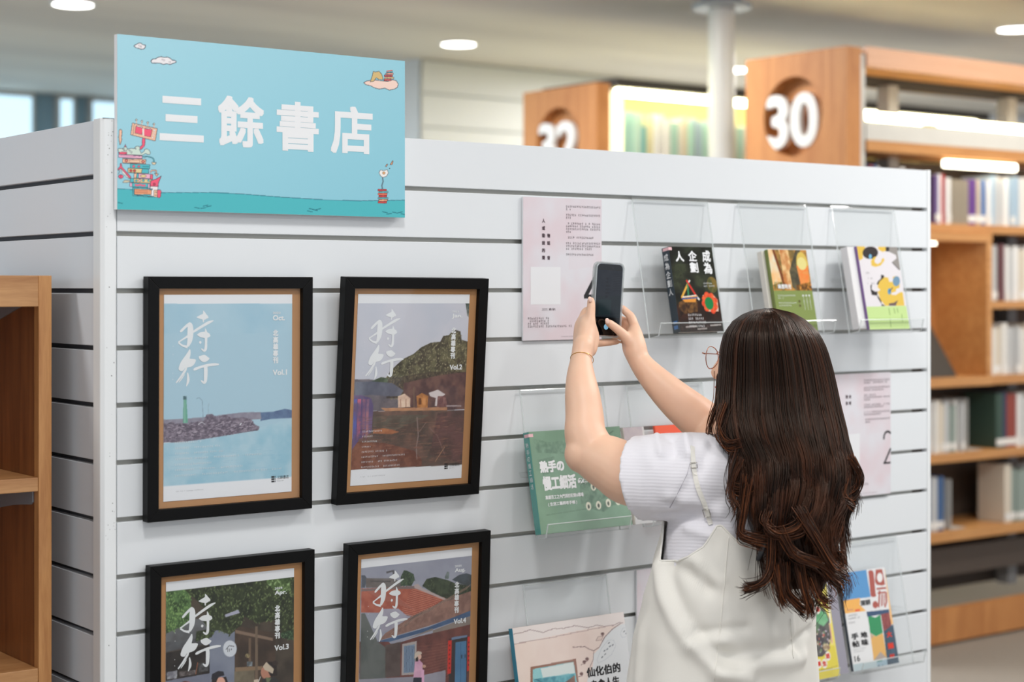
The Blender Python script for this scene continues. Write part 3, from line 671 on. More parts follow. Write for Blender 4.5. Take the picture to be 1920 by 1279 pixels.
# ================================================================ four framed posters
def strokes(sheet, mb, y, sc):
    """the two brushed characters, drawn in the pixel frame of the first poster"""
    T = lambda p: (320 + p[0] / 7.525, 570 + p[1] / 7.525)
    def S_(pts):
        q = []
        for a, b, w_ in pts: u, v = sheet.uvP1(T((a, b))); q.append((sheet.x0 + u * sheet.w, sheet.z0 + (1 - v) * sheet.h, w_ * sc))
        # resample smooth
        out = []
        P_ = [q[0]] + q + [q[-1]]
        for i in range(1, len(P_) - 2):
            for k in range(5):
                t = k / 5; a0, a1, a2, a3 = (np.array(z) for z in P_[i - 1:i + 3])
                out.append(tuple(.5 * (2 * a1 + (a2 - a0) * t + (2 * a0 - 5 * a1 + 4 * a2 - a3) * t * t + (-a0 + 3 * a1 - 3 * a2 + a3) * t ** 3)))
        out.append(q[-1]); out = [(a, b, max(c, .0003)) for a, b, c in out]; mb.stroke(out, y)
    for s_ in ([(392, 188, 6), (440, 186, 40), (500, 180, 66), (540, 190, 34), (546, 206, 6)], [(485, 95, 6), (500, 140, 34), (512, 175, 40)], [(484, 190, 22), (485, 258, 12)],
               [(158, 402, 12), (175, 385, 26), (240, 320, 28), (296, 280, 34)], [(290, 262, 10), (300, 300, 52), (302, 360, 68), (300, 440, 68), (292, 520, 56), (262, 605, 26)],
               [(262, 612, 30), (190, 594, 20), (132, 552, 18)], [(130, 548, 16), (190, 508, 16), (272, 455, 26)], [(318, 415, 16), (380, 372, 26), (470, 315, 28), (560, 262, 30), (628, 234, 10)],
               [(395, 438, 6), (440, 436, 50), (510, 438, 66), (560, 446, 46), (582, 456, 6)], [(512, 345, 5), (520, 390, 26), (524, 430, 40)], [(522, 450, 34), (521, 540, 28), (516, 630, 32), (495, 662, 24), (460, 640, 14), (458, 628, 6)],
               [(438, 525, 8), (440, 545, 30), (441, 566, 8)],
               [(292, 645, 12), (280, 700, 40), (250, 770, 62), (205, 850, 76), (165, 930, 60), (155, 952, 20)], [(205, 890, 60), (255, 845, 90), (310, 830, 84), (355, 805, 44), (376, 792, 8)], [(245, 905, 14), (225, 945, 26), (165, 1035, 22), (96, 1122, 14)],
               [(218, 1000, 6), (180, 1055, 12), (135, 1116, 8)], [(258, 975, 12), (266, 1040, 26), (264, 1100, 30), (240, 1168, 8)], [(420, 742, 8), (440, 758, 44), (492, 772, 78), (535, 775, 50), (568, 770, 8)],
               [(342, 936, 14), (370, 922, 30), (440, 895, 26), (540, 868, 30), (640, 854, 28), (702, 853, 14)], [(510, 860, 40), (516, 930, 44), (514, 1020, 42), (508, 1090, 36), (485, 1112, 28), (446, 1082, 10)]): S_(s_)
P1C = [(311.2, 553.7), (551.4, 549.9), (547.7, 919.7), (308.2, 942.9)]
HP1 = homog(P1C, [(0, 0), (1, 0), (1, 1), (0, 1)])
FWd, FHt = .333, .4325
def frame(px, zb, alpha, roll, label, corners, paint, month, year, vol, texts, ink2, nx):
    x0 = onY(px, 900, -.02).x
    t = thing('framed_poster', label, 'framed poster', (x0 + FWd / 2, -.001, zb), (R(alpha), R(roll), 0), 'framed posters on the slat wall')
    hw = FWd / 2; b = .0215
    f = MB()
    for pts in ([(-hw, FHt), (hw, FHt), (hw - b, FHt - b), (-hw + b, FHt - b)], [(-hw, 0), (-hw + b, b), (hw - b, b), (hw, 0)], [(-hw, 0), (-hw, FHt), (-hw + b, FHt - b), (-hw + b, b)], [(hw, 0), (hw - b, b), (hw - b, FHt - b), (hw, FHt)]):
        g = MB(); g.prism(pts, 'y', -.021, 0); g.build('frame_side', BLACKF, t, bevel=.0009, seg=2)
    MB().box(-hw + b - .002, hw - b + .002, -.0105, -.002, b - .002, FHt - b + .002).build('kraft_backing', KRAFT, t)
    pw, ph = .2595, .3665; x_ = -hw + .0345; z_ = .0335
    MB().box(x_, x_ + pw, -.0113, -.0106, z_, z_ + ph).build('poster', PAPER, t)
    ps = t.children[-1]
    s = Sheet(corners, x_, z_, pw, ph, -.0115, nx, (234, 235, 239))
    def uvP1(p): q = HP1 @ np.array([p[0], p[1], 1.0]); return q[0] / q[2], q[1] / q[2]
    s.uvP1 = uvP1; paint(s); s.T = lambda p: p; s.build('printed_picture', PRINT, ps)
    mb = MB(); y = -.0119; strokes(s, mb, y, .2595 / 240 / 7.525 * 1.18)
    P = lambda u, v: (s.x0 + u * pw, s.z0 + (1 - v) * ph)
    def tx(st, u0, v0, u1, v1, bold=.03): (a, zt), (c, z2) = P(u0, v0), P(u1, v1); letter(mb, st, a, z2, c, zt, y, bold)
    tx(year, .842, .087, .905, .098, .02); tx(month, .842, .104, .842 + .0245 * len(month), .131); tx(vol, .842, .379, .958, .407)
    xc, zt = P(.865, .178); column(mb, '北高雄專刊', xc, zt, .0118, y, 1.06, .05, .92)
    rr_ = random.Random(len(label))
    for u, v in ((.068, .25), (.068, .29), (.066, .38), (.066, .41)): x, z = P(u, v); mb.disc(x, z, .0007, y, 6)
    for k, seg in enumerate(texts):
        u = .085
        for L_ in seg: x, z = P(u, .722 + k * .0268); fineprint(mb, x, z, L_ * pw, .0031, y, rr_, .02); u += L_ + .045
    mb.build('lettering', INKW, ps)
    g = MB(); (x, z) = P(.835, .946)
    for k in range(3): g.poly([(x, z + k * .0042), (x + .0062, z + k * .0042), (x + .0062, z + .003 + k * .0042), (x, z + .003 + k * .0042)], y); g.poly([(x + .0072, z + k * .0042), (x + .0086, z + k * .0042), (x + .0086, z + .003 + k * .0042), (x + .0072, z + .003 + k * .0042)], y)
    letter(g, '三餘書店', x + .0125, z + .005, x + .0365, z + .0115, y, -.005); fineprint(g, x + .0118, z + .001, .014, .0016, y, rr_)
    g.build('logo', INKK, ps)
    h_ = MB(); x, z = P(.085, .958); fineprint(h_, x, z, .055, .0018, y, rr_, .2); h_.build('small_print', INKG, ps)
    MB().box(-hw + b - .001, hw - b + .001, -.0148, -.0142, b - .001, FHt - b + .001).build('glass_pane', PANE, t)
    return t
def paint1(s):
    s.frame(250, 500, 2.664)
    s.poly([(150, 190), (810, 180), (805, 1040), (150, 1102)], (172, 203, 219))
    s.poly([(150, 190), (810, 180), (808, 330), (155, 340)], (160, 197, 216), c2=(176, 206, 221), ns=3)
    s.poly([(150, 880), (350, 870), (640, 800), (810, 748), (805, 1042), (150, 1102)], (150, 194, 213), c2=(176, 207, 221), ns=8, seed=5)
    s.poly([(640, 745), (640, 725), (700, 722), (760, 706), (800, 712), (800, 750), (700, 756), (640, 768)], (98, 122, 156), c2=(80, 100, 138), ns=30)
    s.poly([(155, 768), (250, 764), (370, 752), (480, 736), (560, 726), (640, 724), (645, 758), (560, 764), (440, 772), (155, 800)], (150, 146, 160), c2=(136, 130, 146), ns=40)
    rk = [(155, 782), (175, 790), (200, 778), (225, 790), (250, 784), (280, 790), (320, 776), (360, 770), (372, 740), (400, 736), (420, 752), (470, 740), (500, 756), (560, 752), (596, 762), (612, 786), (636, 798), (630, 815), (560, 826), (500, 838), (420, 852), (350, 864), (300, 872), (230, 882), (155, 884)]
    s.poly(rk, (140, 128, 142), c2=(82, 70, 86), ns=60, seed=8); s.poly(rk, (160, 150, 162), c2=(160, 150, 162), ns=50, seed=3, mix=.12)
    rr_ = random.Random(4)
    for i in range(380):
        x = rr_.uniform(165, 600); t_ = (x - 155) / 480; y = rr_.uniform(790 - 20 * t_, 872 - 60 * t_)
        s.line([(x, y), (x + rr_.uniform(6, 22), y + rr_.uniform(-8, 8))], rr_.uniform(1.5, 4), rr_.choice([(178, 166, 178), (72, 62, 78), (150, 138, 152), (100, 88, 104)]))
    for i in range(14): x = 160 + i * 7; s.line([(x, 884 - i * .6), (x + 5, 884 - i * .6)], 3, (232, 238, 244))
    s.poly([(259, 664), (273, 664), (280, 782), (256, 784)], (104, 168, 146)); s.poly([(258, 650), (274, 650), (274, 668), (258, 668)], (78, 110, 116)); s.rect(262, 668, 268, 782, (136, 186, 166))
    s.line([(322, 662), (338, 656), (352, 672), (356, 772)], 2.5, (126, 150, 170)); s.line([(384, 684), (380, 740)], 2, (146, 170, 186))
    s.line([(330, 790), (350, 778), (366, 790)], 3, (220, 220, 226)); s.line([(538, 790), (546, 780)], 4, (232, 234, 240))
    for i in range(60):
        x = rr_.uniform(170, 760); y = rr_.uniform(900, 1040); s.line([(x, y), (x + rr_.uniform(20, 70), y - rr_.uniform(0, 5))], 1.6, rr_.choice([(128, 180, 206), (176, 212, 226)]), .6)
def foliage(s, pts, seed, c1, c2, hi, n=260, sz=9):
    s.poly(pts, c1, c2=c2, ns=26, seed=seed); rr_ = random.Random(seed); xs = [p[0] for p in pts]; ys = [p[1] for p in pts]
    for i in range(n):
        x = rr_.uniform(min(xs), max(xs)); y = rr_.uniform(min(ys), max(ys)); ins = False
        for a, b in zip(pts, pts[1:] + pts[:1]):
            if (a[1] > y) != (b[1] > y) and x < (b[0] - a[0]) * (y - a[1]) / (b[1] - a[1]) + a[0]: ins = not ins
        if not ins: continue
        an = rr_.uniform(.6, 2.4); l_ = rr_.uniform(.5, 1.2) * sz; k = rr_.random()
        c = tuple(int(a * k + b * (1 - k)) for a, b in zip(hi, c1)); dx, dy = math.cos(an) * l_, math.sin(an) * l_
        s.poly([(x, y), (x + dx * .5 - dy * .22, y + dy * .5 + dx * .22), (x + dx, y + dy), (x + dx * .5 + dy * .22, y + dy * .5 - dx * .22)], c)
frame(276, 1.55 - .4130, .4, 0, 'black framed poster of a green lighthouse and blue sea, below the blue sign', P1C, paint1, 'Oct.', '2022', 'Vol.1',
      [(.2,), (.1, .2), (.1, .22), (.25, .2, .13), (.28,), (.14, .12, .18), (.16, .2, .26, .08)], None, 200)
def paint2(s):
    s.frame(610, 500, 2.844)
    s.poly([(170, 196), (765, 196), (732, 1056), (145, 1082)], (196, 200, 212), c2=(206, 206, 216), ns=3)
    s.poly([(740, 196), (765, 196), (765, 280), (750, 260)], (70, 84, 78), c2=(150, 160, 160), ns=30)
    s.poly([(160, 600), (250, 600), (330, 620), (400, 620), (760, 600), (750, 760), (158, 770)], (96, 92, 100), c2=(130, 120, 124), ns=12)
    tr_ = [(330, 590), (350, 555), (385, 520), (420, 490), (470, 465), (510, 430), (560, 405), (610, 400), (625, 370), (655, 365), (680, 335), (715, 345), (722, 390), (756, 400), (750, 700), (330, 700)]
    s.poly(tr_, (116, 112, 84), c2=(70, 66, 56), ns=26, seed=4); s.poly(tr_, (156, 150, 118), c2=(116, 112, 84), ns=40, seed=9, mix=.35)
    foliage(s, tr_, 21, (108, 104, 78), (66, 62, 52), (168, 160, 128), 1300, 13); foliage(s, [(330, 600), (560, 560), (750, 560), (750, 700), (330, 700)], 22, (90, 82, 66), (60, 54, 50), (130, 116, 92), 500, 12)
    s.poly([(250, 610), (300, 588), (340, 594), (330, 640), (250, 650)], (104, 118, 92), c2=(70, 82, 64), ns=30)
    s.poly([(165, 612), (250, 610), (320, 616), (360, 620), (420, 660), (400, 690), (330, 690), (250, 682), (165, 690)], (118, 122, 136), c2=(92, 94, 110), ns=9)
    s.poly([(420, 620), (600, 580), (752, 560), (748, 760), (420, 770)], (84, 62, 64), c2=(116, 86, 80), ns=18, seed=6)
    s.line([(474, 640), (476, 760)], 5, (120, 100, 84))
    s.poly([(390, 690), (425, 676), (456, 700), (456, 748), (392, 750)], (232, 206, 184), c2=(214, 180, 160), ns=30); s.rect(402, 704, 408, 748, (190, 150, 130)); s.rect(430, 704, 436, 748, (190, 150, 130))
    s.poly([(488, 690), (516, 672), (550, 690), (546, 755), (494, 755)], (168, 112, 66), c2=(206, 140, 84), ns=40); s.rect(500, 700, 514, 735, (110, 66, 40)); s.rect(522, 700, 536, 735, (214, 150, 96))
    s.poly([(552, 672), (600, 655), (640, 680), (620, 695), (600, 745), (585, 740), (590, 700), (560, 690)], (216, 206, 206)); s.poly([(600, 690), (640, 690), (652, 745), (596, 748)], (150, 110, 104), c2=(110, 74, 76), ns=60)
    s.poly([(300, 752), (560, 750), (650, 748), (650, 766), (330, 772)], (176, 128, 98), c2=(196, 146, 110), ns=30); s.rect(646, 738, 724, 746, (166, 150, 150))
    s.poly([(240, 770), (748, 764), (732, 1056), (145, 1082), (150, 920)], (86, 74, 68), c2=(120, 92, 82), ns=10, seed=12)
    s.poly([(600, 780), (745, 765), (735, 1050), (560, 1000)], (110, 78, 76), c2=(84, 66, 62), ns=14, seed=13)
    s.poly([(262, 868), (330, 858), (400, 880), (360, 892), (262, 888)], (186, 124, 86), c2=(160, 100, 70), ns=30)
    s.poly([(155, 930), (330, 940), (480, 980), (520, 1030), (520, 1062), (145, 1082)], (140, 92, 74), c2=(110, 68, 56), ns=18, seed=15)
    s.poly([(262, 800), (400, 790), (560, 790), (380, 870), (262, 850)], (104, 98, 88), c2=(84, 76, 68), ns=14)
    s.line([(492, 800), (500, 900), (490, 960), (494, 1026)], 5, (150, 130, 124)); s.line([(505, 880), (540, 830)], 3, (140, 118, 112)); s.line([(640, 1000), (600, 900), (560, 860)], 3, (146, 116, 112)); s.line([(590, 1040), (640, 960)], 4, (170, 130, 104))
    s.poly([(158, 684), (198, 684), (250, 700), (262, 740), (255, 880), (190, 920), (152, 975)], (122, 98, 134), c2=(96, 82, 122), ns=9)
    for x0, x1, c in ((160, 176, (92, 100, 176)), (180, 198, (196, 104, 130)), (206, 222, (150, 100, 120)), (226, 240, (176, 120, 130))): s.poly([(x0, 704), (x1, 704), (x1 - 4, 890), (x0 - 4, 930)], c, c2=(110, 90, 126), ns=16)
    rr_ = random.Random(5)
    for i in range(420):
        x = rr_.uniform(165, 720); y = rr_.uniform(800, 1050); l_ = rr_.uniform(15, 60); s.line([(x, y), (x + l_, y - rr_.uniform(-2, 8))], rr_.uniform(1.2, 3), rr_.choice([(170, 120, 96), (92, 60, 54), (150, 104, 90), (104, 76, 70)]), .55)
frame(630, 1.55 - .4115, 4.0, .35, 'black framed poster of trees and a small orange kiosk, right of the lighthouse one', [(671.9, 551), (878.3, 552), (867, 896.6), (660.3, 911.4)], paint2, 'Jan.', '2023', 'Vol.2',
      [(.17,), (.09,), (.13,), (.08,), (.22,), (.14, .19), (.1, .17), (.15, .14)], None, 200)
def paint3(s):
    s.frame(300, 1080, 6.4286)
    s.poly([(110, 130), (1650, -35), (1640, 2000), (90, 2200)], (62, 54, 48), c2=(84, 74, 64), ns=9)
    s.poly([(110, 620), (480, 470), (720, 470), (720, 620), (640, 700), (110, 750)], (112, 114, 118), c2=(92, 92, 94), ns=10)
    s.poly([(100, 750), (640, 690), (640, 760), (100, 870)], (96, 98, 102), c2=(70, 70, 74), ns=8)
    s.poly([(630, 600), (940, 560), (930, 1400), (625, 1400)], (136, 142, 158), c2=(124, 130, 148), ns=8)
    s.poly([(95, 1210), (640, 1120), (640, 2100), (90, 2100)], (128, 132, 148), c2=(116, 120, 138), ns=8)
    s.poly([(100, 880), (640, 780), (636, 1120), (95, 1215)], (34, 30, 30), c2=(52, 46, 44), ns=14)
    s.poly([(120, 1110), (250, 1085), (245, 1180), (130, 1192)], (176, 176, 182), c2=(120, 120, 130), ns=40); s.poly([(270, 1100), (470, 1080), (470, 1130), (280, 1160)], (120, 112, 112), c2=(70, 62, 60), ns=60); s.poly([(500, 1000), (620, 990), (620, 1090), (510, 1110)], (98, 98, 100), c2=(60, 58, 58), ns=50)
    s.line([(495, 990), (470, 1130)], 8, (170, 106, 76))
    foliage(s, [(110, 130), (400, 100), (420, 330), (480, 420), (300, 560), (110, 650)], 2, (92, 124, 74), (52, 74, 44), (150, 184, 112), 420, 34)
    foliage(s, [(330, 110), (1650, -35), (1640, 700), (1500, 640), (1440, 480), (1200, 520), (1050, 440), (1010, 560), (880, 660), (760, 610), (640, 600), (560, 500), (640, 420), (500, 260)], 3, (62, 72, 46), (40, 46, 34), (124, 140, 92), 900, 40)
    foliage(s, [(480, 620), (640, 590), (700, 620), (660, 690), (470, 740)], 5, (58, 70, 44), (38, 44, 32), (110, 130, 80), 80, 34)
    foliage(s, [(1310, 0), (1600, -20), (1600, 130), (1500, 180), (1330, 60)], 6, (96, 120, 70), (60, 80, 46), (170, 196, 140), 90, 44)
    foliage(s, [(1480, 640), (1630, 600), (1630, 720), (1500, 700)], 7, (60, 82, 58), (40, 54, 40), (100, 130, 92), 60, 34)
    s.poly([(820, 420), (980, 360), (1000, 400), (830, 450)], (176, 176, 196))
    s.poly([(940, 600), (1000, 560), (1420, 640), (1420, 980), (1380, 1400), (930, 1400)], (60, 48, 42), c2=(82, 66, 56), ns=12)
    s.poly([(945, 600), (1390, 700), (1390, 735), (945, 640)], (136, 114, 98)); s.poly([(940, 1050), (1260, 1035), (1260, 1080), (940, 1100)], (140, 116, 92)); s.poly([(1180, 560), (1210, 560), (1210, 1300), (1175, 1300)], (118, 100, 84)); s.poly([(1100, 700), (1130, 700), (1130, 1040), (1100, 1040)], (112, 92, 76))
    s.poly([(930, 1100), (1170, 1085), (1170, 1400), (930, 1400)], (134, 124, 104), c2=(110, 100, 84), ns=9)
    s.rect(1080, 980, 1144, 1036, (150, 160, 166), c2=(90, 96, 100), ns=40); s.ell(1090, 910, 30, 26, (170, 150, 110), c2=(80, 76, 60), ns=60)
    s.ell(878, 826, 82, 100, (214, 218, 226), (150, 154, 166), 5); s.line([(832, 836), (870, 790), (930, 800)], 7, (50, 50, 56)); s.line([(852, 822), (852, 868)], 7, (50, 50, 56)); s.line([(872, 826), (872, 862)], 6, (50, 50, 56)); s.line([(896, 822), (896, 846)], 9, (50, 50, 56))
    # two visitors and a child at the counter
    s.poly([(270, 1240), (340, 1210), (420, 1230), (440, 1400), (270, 1400)], (196, 60, 52), c2=(70, 50, 46), ns=40)
    s.poly([(665, 1180), (830, 1160), (860, 1250), (900, 1400), (640, 1400)], (40, 32, 32)); s.ell(770, 1230, 52, 66, (226, 170, 150)); s.poly([(655, 1190), (665, 1130), (740, 1092), (800, 1100), (812, 1145), (740, 1165), (690, 1205)], (36, 36, 46)); s.line([(745, 1250), (790, 1250)], 6, (200, 70, 80))
    s.ell(1310, 1110, 66, 84, (190, 134, 112)); s.poly([(1300, 1020), (1330, 980), (1430, 990), (1440, 1150), (1360, 1160), (1330, 1100)], (46, 38, 38)); s.ell(1415, 1000, 34, 30, (60, 48, 46))
    s.poly([(1268, 1040), (1310, 985), (1400, 1070), (1385, 1125), (1290, 1080)], (206, 190, 168)); s.poly([(1260, 1190), (1400, 1160), (1480, 1240), (1500, 1400), (1240, 1400)], (56, 56, 58)); s.poly([(1300, 1170), (1370, 1180), (1320, 1260)], (112, 122, 92))
    s.poly([(1160, 1200), (1215, 1190), (1230, 1280), (1165, 1290)], (214, 196, 176)); s.line([(1210, 1240), (1240, 1160)], 8, (220, 220, 220)); foliage(s, [(900, 1240), (990, 1220), (1010, 1300), (890, 1310)], 9, (96, 120, 70), (60, 80, 46), (140, 170, 100), 60, 26)
P3C = [(318.4, 1084.2), (556.7, 1058.4), (552.5, 1424), (315, 1470)]
def corner_clean(s, T0):
    pass
def white_margin(s, top, bot):
    T_ = s.T; s.T = lambda p: p
    s.poly([(0, 0), (1, 0), (1, top), (0, top)], (234, 235, 239), raw=True); s.poly([(0, bot), (1, bot), (1, 1), (0, 1)], (234, 235, 239), raw=True); s.T = T_
def paint3b(s): paint3(s); white_margin(s, .046, .925)
frame(279.5, 1.55 - .4895 - FHt, .5, 0, 'black framed poster of a leafy cafe front, bottom left of the four', P3C, paint3b, 'Apr.', '2024', 'Vol.3', [(.2,)], None, 230)
def paint4(s):
    s.frame(660, 1020, 4.9375)
    s.poly([(60, 160), (1105, 35), (1100, 2000), (50, 2000)], (166, 168, 182), c2=(150, 152, 168), ns=4)
    foliage(s, [(440, 250), (470, 185), (500, 190), (560, 220), (570, 270), (540, 330), (440, 330)], 3, (76, 92, 74), (54, 68, 54), (96, 112, 84), 60, 24)
    foliage(s, [(640, 330), (680, 265), (760, 245), (880, 275), (940, 300), (1100, 330), (1100, 400), (860, 450), (720, 380)], 4, (70, 80, 62), (50, 58, 46), (96, 104, 78), 200, 22)
    s.poly([(915, 270), (980, 225), (1050, 208), (1100, 225), (1100, 340), (980, 300)], (84, 92, 100), c2=(70, 76, 80), ns=14); s.poly([(850, 240), (870, 195), (890, 200), (886, 262), (850, 262)], (96, 108, 104), c2=(130, 140, 140), ns=60)
    s.poly([(78, 235), (110, 235), (130, 265), (110, 350), (78, 350)], (86, 92, 104)); s.poly([(120, 262), (380, 262), (440, 300), (440, 345), (120, 350)], (122, 116, 114), c2=(104, 96, 94), ns=12); s.rect(160, 284, 350, 296, (84, 80, 82)); s.poly([(305, 200), (380, 182), (380, 250), (366, 250), (366, 200), (310, 218)], (90, 88, 94))
    s.poly([(76, 360), (560, 330), (600, 345), (860, 455), (600, 610), (440, 580), (76, 580)], (186, 108, 88), c2=(166, 88, 72), ns=20)
    for i in range(30): s.line([(430 + i * 4, 590 - i * 8), (560 + i * 10, 614 - i * 6)], 5, (214, 140, 116) if i % 2 else (136, 68, 60))
    for i in range(24): x = 76 + i * 15; s.line([(x, 352 + i * 4), (x + 150, 440 + i * 5)], 5, (204, 136, 118) if i % 2 else (140, 76, 68), .8)
    s.poly([(76, 365), (560, 330), (590, 355), (420, 360), (76, 385)], (128, 110, 108)); s.poly([(560, 320), (600, 310), (640, 350), (870, 450), (850, 460), (620, 370), (570, 350)], (186, 168, 166))
    s.poly([(270, 545), (420, 540), (520, 625), (470, 700), (260, 760)], (176, 172, 188), c2=(160, 156, 172), ns=6)
    s.poly([(545, 610), (860, 455), (1100, 370), (1100, 560), (700, 700), (240, 840), (300, 770)], (156, 120, 108), c2=(130, 98, 90), ns=26); s.line([(480, 700), (560, 620), (700, 560), (830, 470), (930, 440)], 18, (110, 96, 90))
    for i in range(60): x = 330 + i * 12; y = 790 - i * 7.2; s.line([(x, y), (x + 60, y - 60)], 3, (180, 146, 130) if i % 3 else (112, 84, 78), .7)
    s.poly([(220, 850), (700, 710), (1100, 550), (1100, 600), (700, 745), (300, 860)], (84, 108, 142), c2=(70, 92, 126), ns=10)
    s.poly([(360, 870), (740, 740), (1100, 600), (1100, 680), (740, 775), (740, 720), (380, 870)], (150, 138, 132), c2=(136, 124, 118), ns=10)
    s.poly([(600, 800), (1100, 680), (1100, 2000), (60, 2000), (60, 850), (330, 850), (360, 880)], (122, 74, 68), c2=(98, 60, 58), ns=16)
    for i in range(14): s.line([(600, 900 + i * 30 - 5), (900, 860 + i * 24 - 5)], 4, (146, 96, 86), .8)
    s.poly([(76, 590), (110, 585), (230, 850), (300, 900), (310, 1400), (60, 1400)], (84, 90, 88), c2=(104, 108, 106), ns=9)
    s.poly([(300, 880), (440, 850), (440, 1170), (300, 1180)], (98, 84, 82), c2=(84, 70, 68), ns=16); s.poly([(455, 870), (590, 840), (590, 1150), (450, 1160)], (176, 166, 164)); s.poly([(472, 890), (572, 870), (572, 1130), (470, 1140)], (132, 152, 176))
    for i in range(7): s.rect(480 + i * 14, 886, 485 + i * 14, 1132, (84, 98, 122))
    s.poly([(60, 1200), (600, 1170), (860, 1110), (860, 1400), (60, 1400)], (156, 154, 166), c2=(144, 142, 154), ns=8)
    s.poly([(890, 820), (1060, 790), (1060, 1400), (890, 1400)], (58, 50, 54)); s.poly([(950, 850), (1052, 835), (1052, 1400), (945, 1400)], (86, 130, 168), c2=(76, 118, 156), ns=8); s.line([(1000, 850), (1000, 1400)], 4, (56, 92, 128)); s.poly([(915, 805), (1060, 780), (1060, 800), (915, 830)], (110, 130, 160))
    s.poly([(882, 835), (916, 830), (910, 1140), (876, 1148)], (206, 52, 44)); s.poly([(1064, 800), (1092, 795), (1086, 1110), (1060, 1120)], (206, 52, 44))
    for i in range(6): s.ell(896, 880 + i * 42, 6, 9, (110, 26, 30)); s.ell(1074, 850 + i * 42, 6, 9, (110, 26, 30))
    s.rect(1005, 965, 1016, 1000, (50, 66, 84)); s.rect(1036, 960, 1046, 994, (50, 66, 84))
    s.poly([(575, 1030), (610, 1010), (650, 1050), (640, 1180), (560, 1190)], (224, 176, 200), c2=(206, 156, 184), ns=20); s.poly([(636, 1100), (662, 1110), (660, 1400), (630, 1400)], (226, 176, 206)); s.poly([(562, 1180), (638, 1180), (630, 1400), (550, 1400)], (48, 52, 66)); s.ell(612, 985, 24, 28, (226, 186, 170)); s.poly([(568, 1000), (572, 960), (600, 934), (634, 940), (640, 960), (604, 972), (584, 1010)], (206, 190, 176)); s.poly([(582, 1000), (604, 985), (606, 1030), (580, 1030)], (50, 38, 38)); s.ell(660, 1075, 18, 14, (200, 160, 140))
    white_margin(s, .047, .925)
frame(644, 1.55 - .485 - FHt, 2.2, .1, 'black framed poster of a red tiled house and a woman in pink', [(675.3, 1037.8), (883.2, 1013.3), (877, 1358), (668, 1398)], paint4, 'Aug.', '2025', 'Vol.4', [(.05,)], None, 230)
# ================================================================ A4 cards
def card(pxl, pxr, ztop, label, num, title_cols, qr, nx=120):
    x0 = onY(pxl, 600, -.006).x if pxl else onY(pxr, 600, -.006).x - .21
    t = thing('info_card', label, 'card', (x0, -.0005, ztop - .296))
    MB().box(0, .21, -.006, -.001, 0, .296).build('foam_board', PAPER, t, bevel=.0004, seg=1)
    s = Sheet(q4(0, 0, 210, 296), 0, 0, .21, .296, -.0063, nx, (226, 214, 221))
    n = vnoise(s.Hh, s.W, 3, 4, 5 + num, 3)[..., None]; n = np.clip((n - .3) / .4, 0, 1)
    s.a[:] = np.array((222, 207, 213)) * n + np.array((223, 221, 227)) * (1 - n)
    s.poly([(120, 0), (210, 0), (210, 140), (120, 150)], (222, 212, 218), mix=.4)
    s.build('printed_face', PRINT, t)
    mb = MB(); y = -.0067; rr_ = random.Random(num)
    for cx, z, st in title_cols: column(mb, st, cx, z, .0086, y, 1.78, .03, .9)
    z = .277
    for par in qr['pars']:
        for L_ in par: fineprint(mb, .113, z, L_, .0042, y, rr_, .08); z -= .0058
        z -= .0062
    for k, L_ in enumerate(qr['foot']): fineprint(mb, .012, .0435 - k * .0056, L_, .0042, y, rr_, .1)
    letter(mb, qr['cap'], .048, .0615, .085, .0665, y, .0); fineprint(mb, .1, .006, .06, .0018, y, rr_, .05)
    mb.build('lettering', INKM, t)
    # the square white patch where the code was printed
    MB().poly([(.019, .074), (.098, .074), (.098, .152), (.019, .152)], -.0066).build('white_patch', PAPER, t)
    b = MB()
    if num == 2:
        for pts in ([(.1845, .133), (.1855, .142), (.1905, .1495), (.198, .152), (.2055, .150), (.2095, .146)], [(.2095, .110), (.1865, .0745)]): b.stroke([(x, z_, .0052) for x, z_ in pts], y)
        b.poly([(.1835, .073), (.2095, .073), (.2095, .0772), (.1835, .0772)], y)
    elif num == 4:
        b.stroke([(.2065, .152, .0095), (.167, .0925, .0095)], y); b.poly([(.1615, .086), (.2095, .086), (.2095, .0945), (.1615, .0945)], y); b.poly([(.2045, .07), (.2095, .07), (.2095, .15), (.2045, .15)], y)
    if b.f: b.build('large_numeral', INKK, t)
    return t
card(980.5, None, 1.55 + .1865, 'pale pink printed card behind the phone, with a blank white square', 4, [(.053, .252, '人或動說的聲'), (.0665, .2214, '物話'), (.0665, .1755, '音')],
     dict(pars=[[.094, .012], [.094, .014], [.094, .094, .094, .01], [.074], [.094, .094, .07], [.074]], foot=[.055, .055, .055, .115], cap='三餘'))
card(None, 1669.5, 1.55 - .2075, 'pale printed card with a large thin 2, right of the hair', 2, [(.052, .246, '聲音'), (.0635, .246, '夜裡')],
     dict(pars=[[.09, .08], [.09, .07], [.04, .09, .02], [.09, .07], [.09, .06], [.09, .02]], foot=[.05, .05, .08, .115], cap='三餘'))
card(1194, None, 1.55 - .6115, 'pale pink printed card mostly hidden behind the white dress', 3, [(.053, .252, '聲音')],
     dict(pars=[[.09, .08], [.09]], foot=[.05, .08], cap='三餘'))

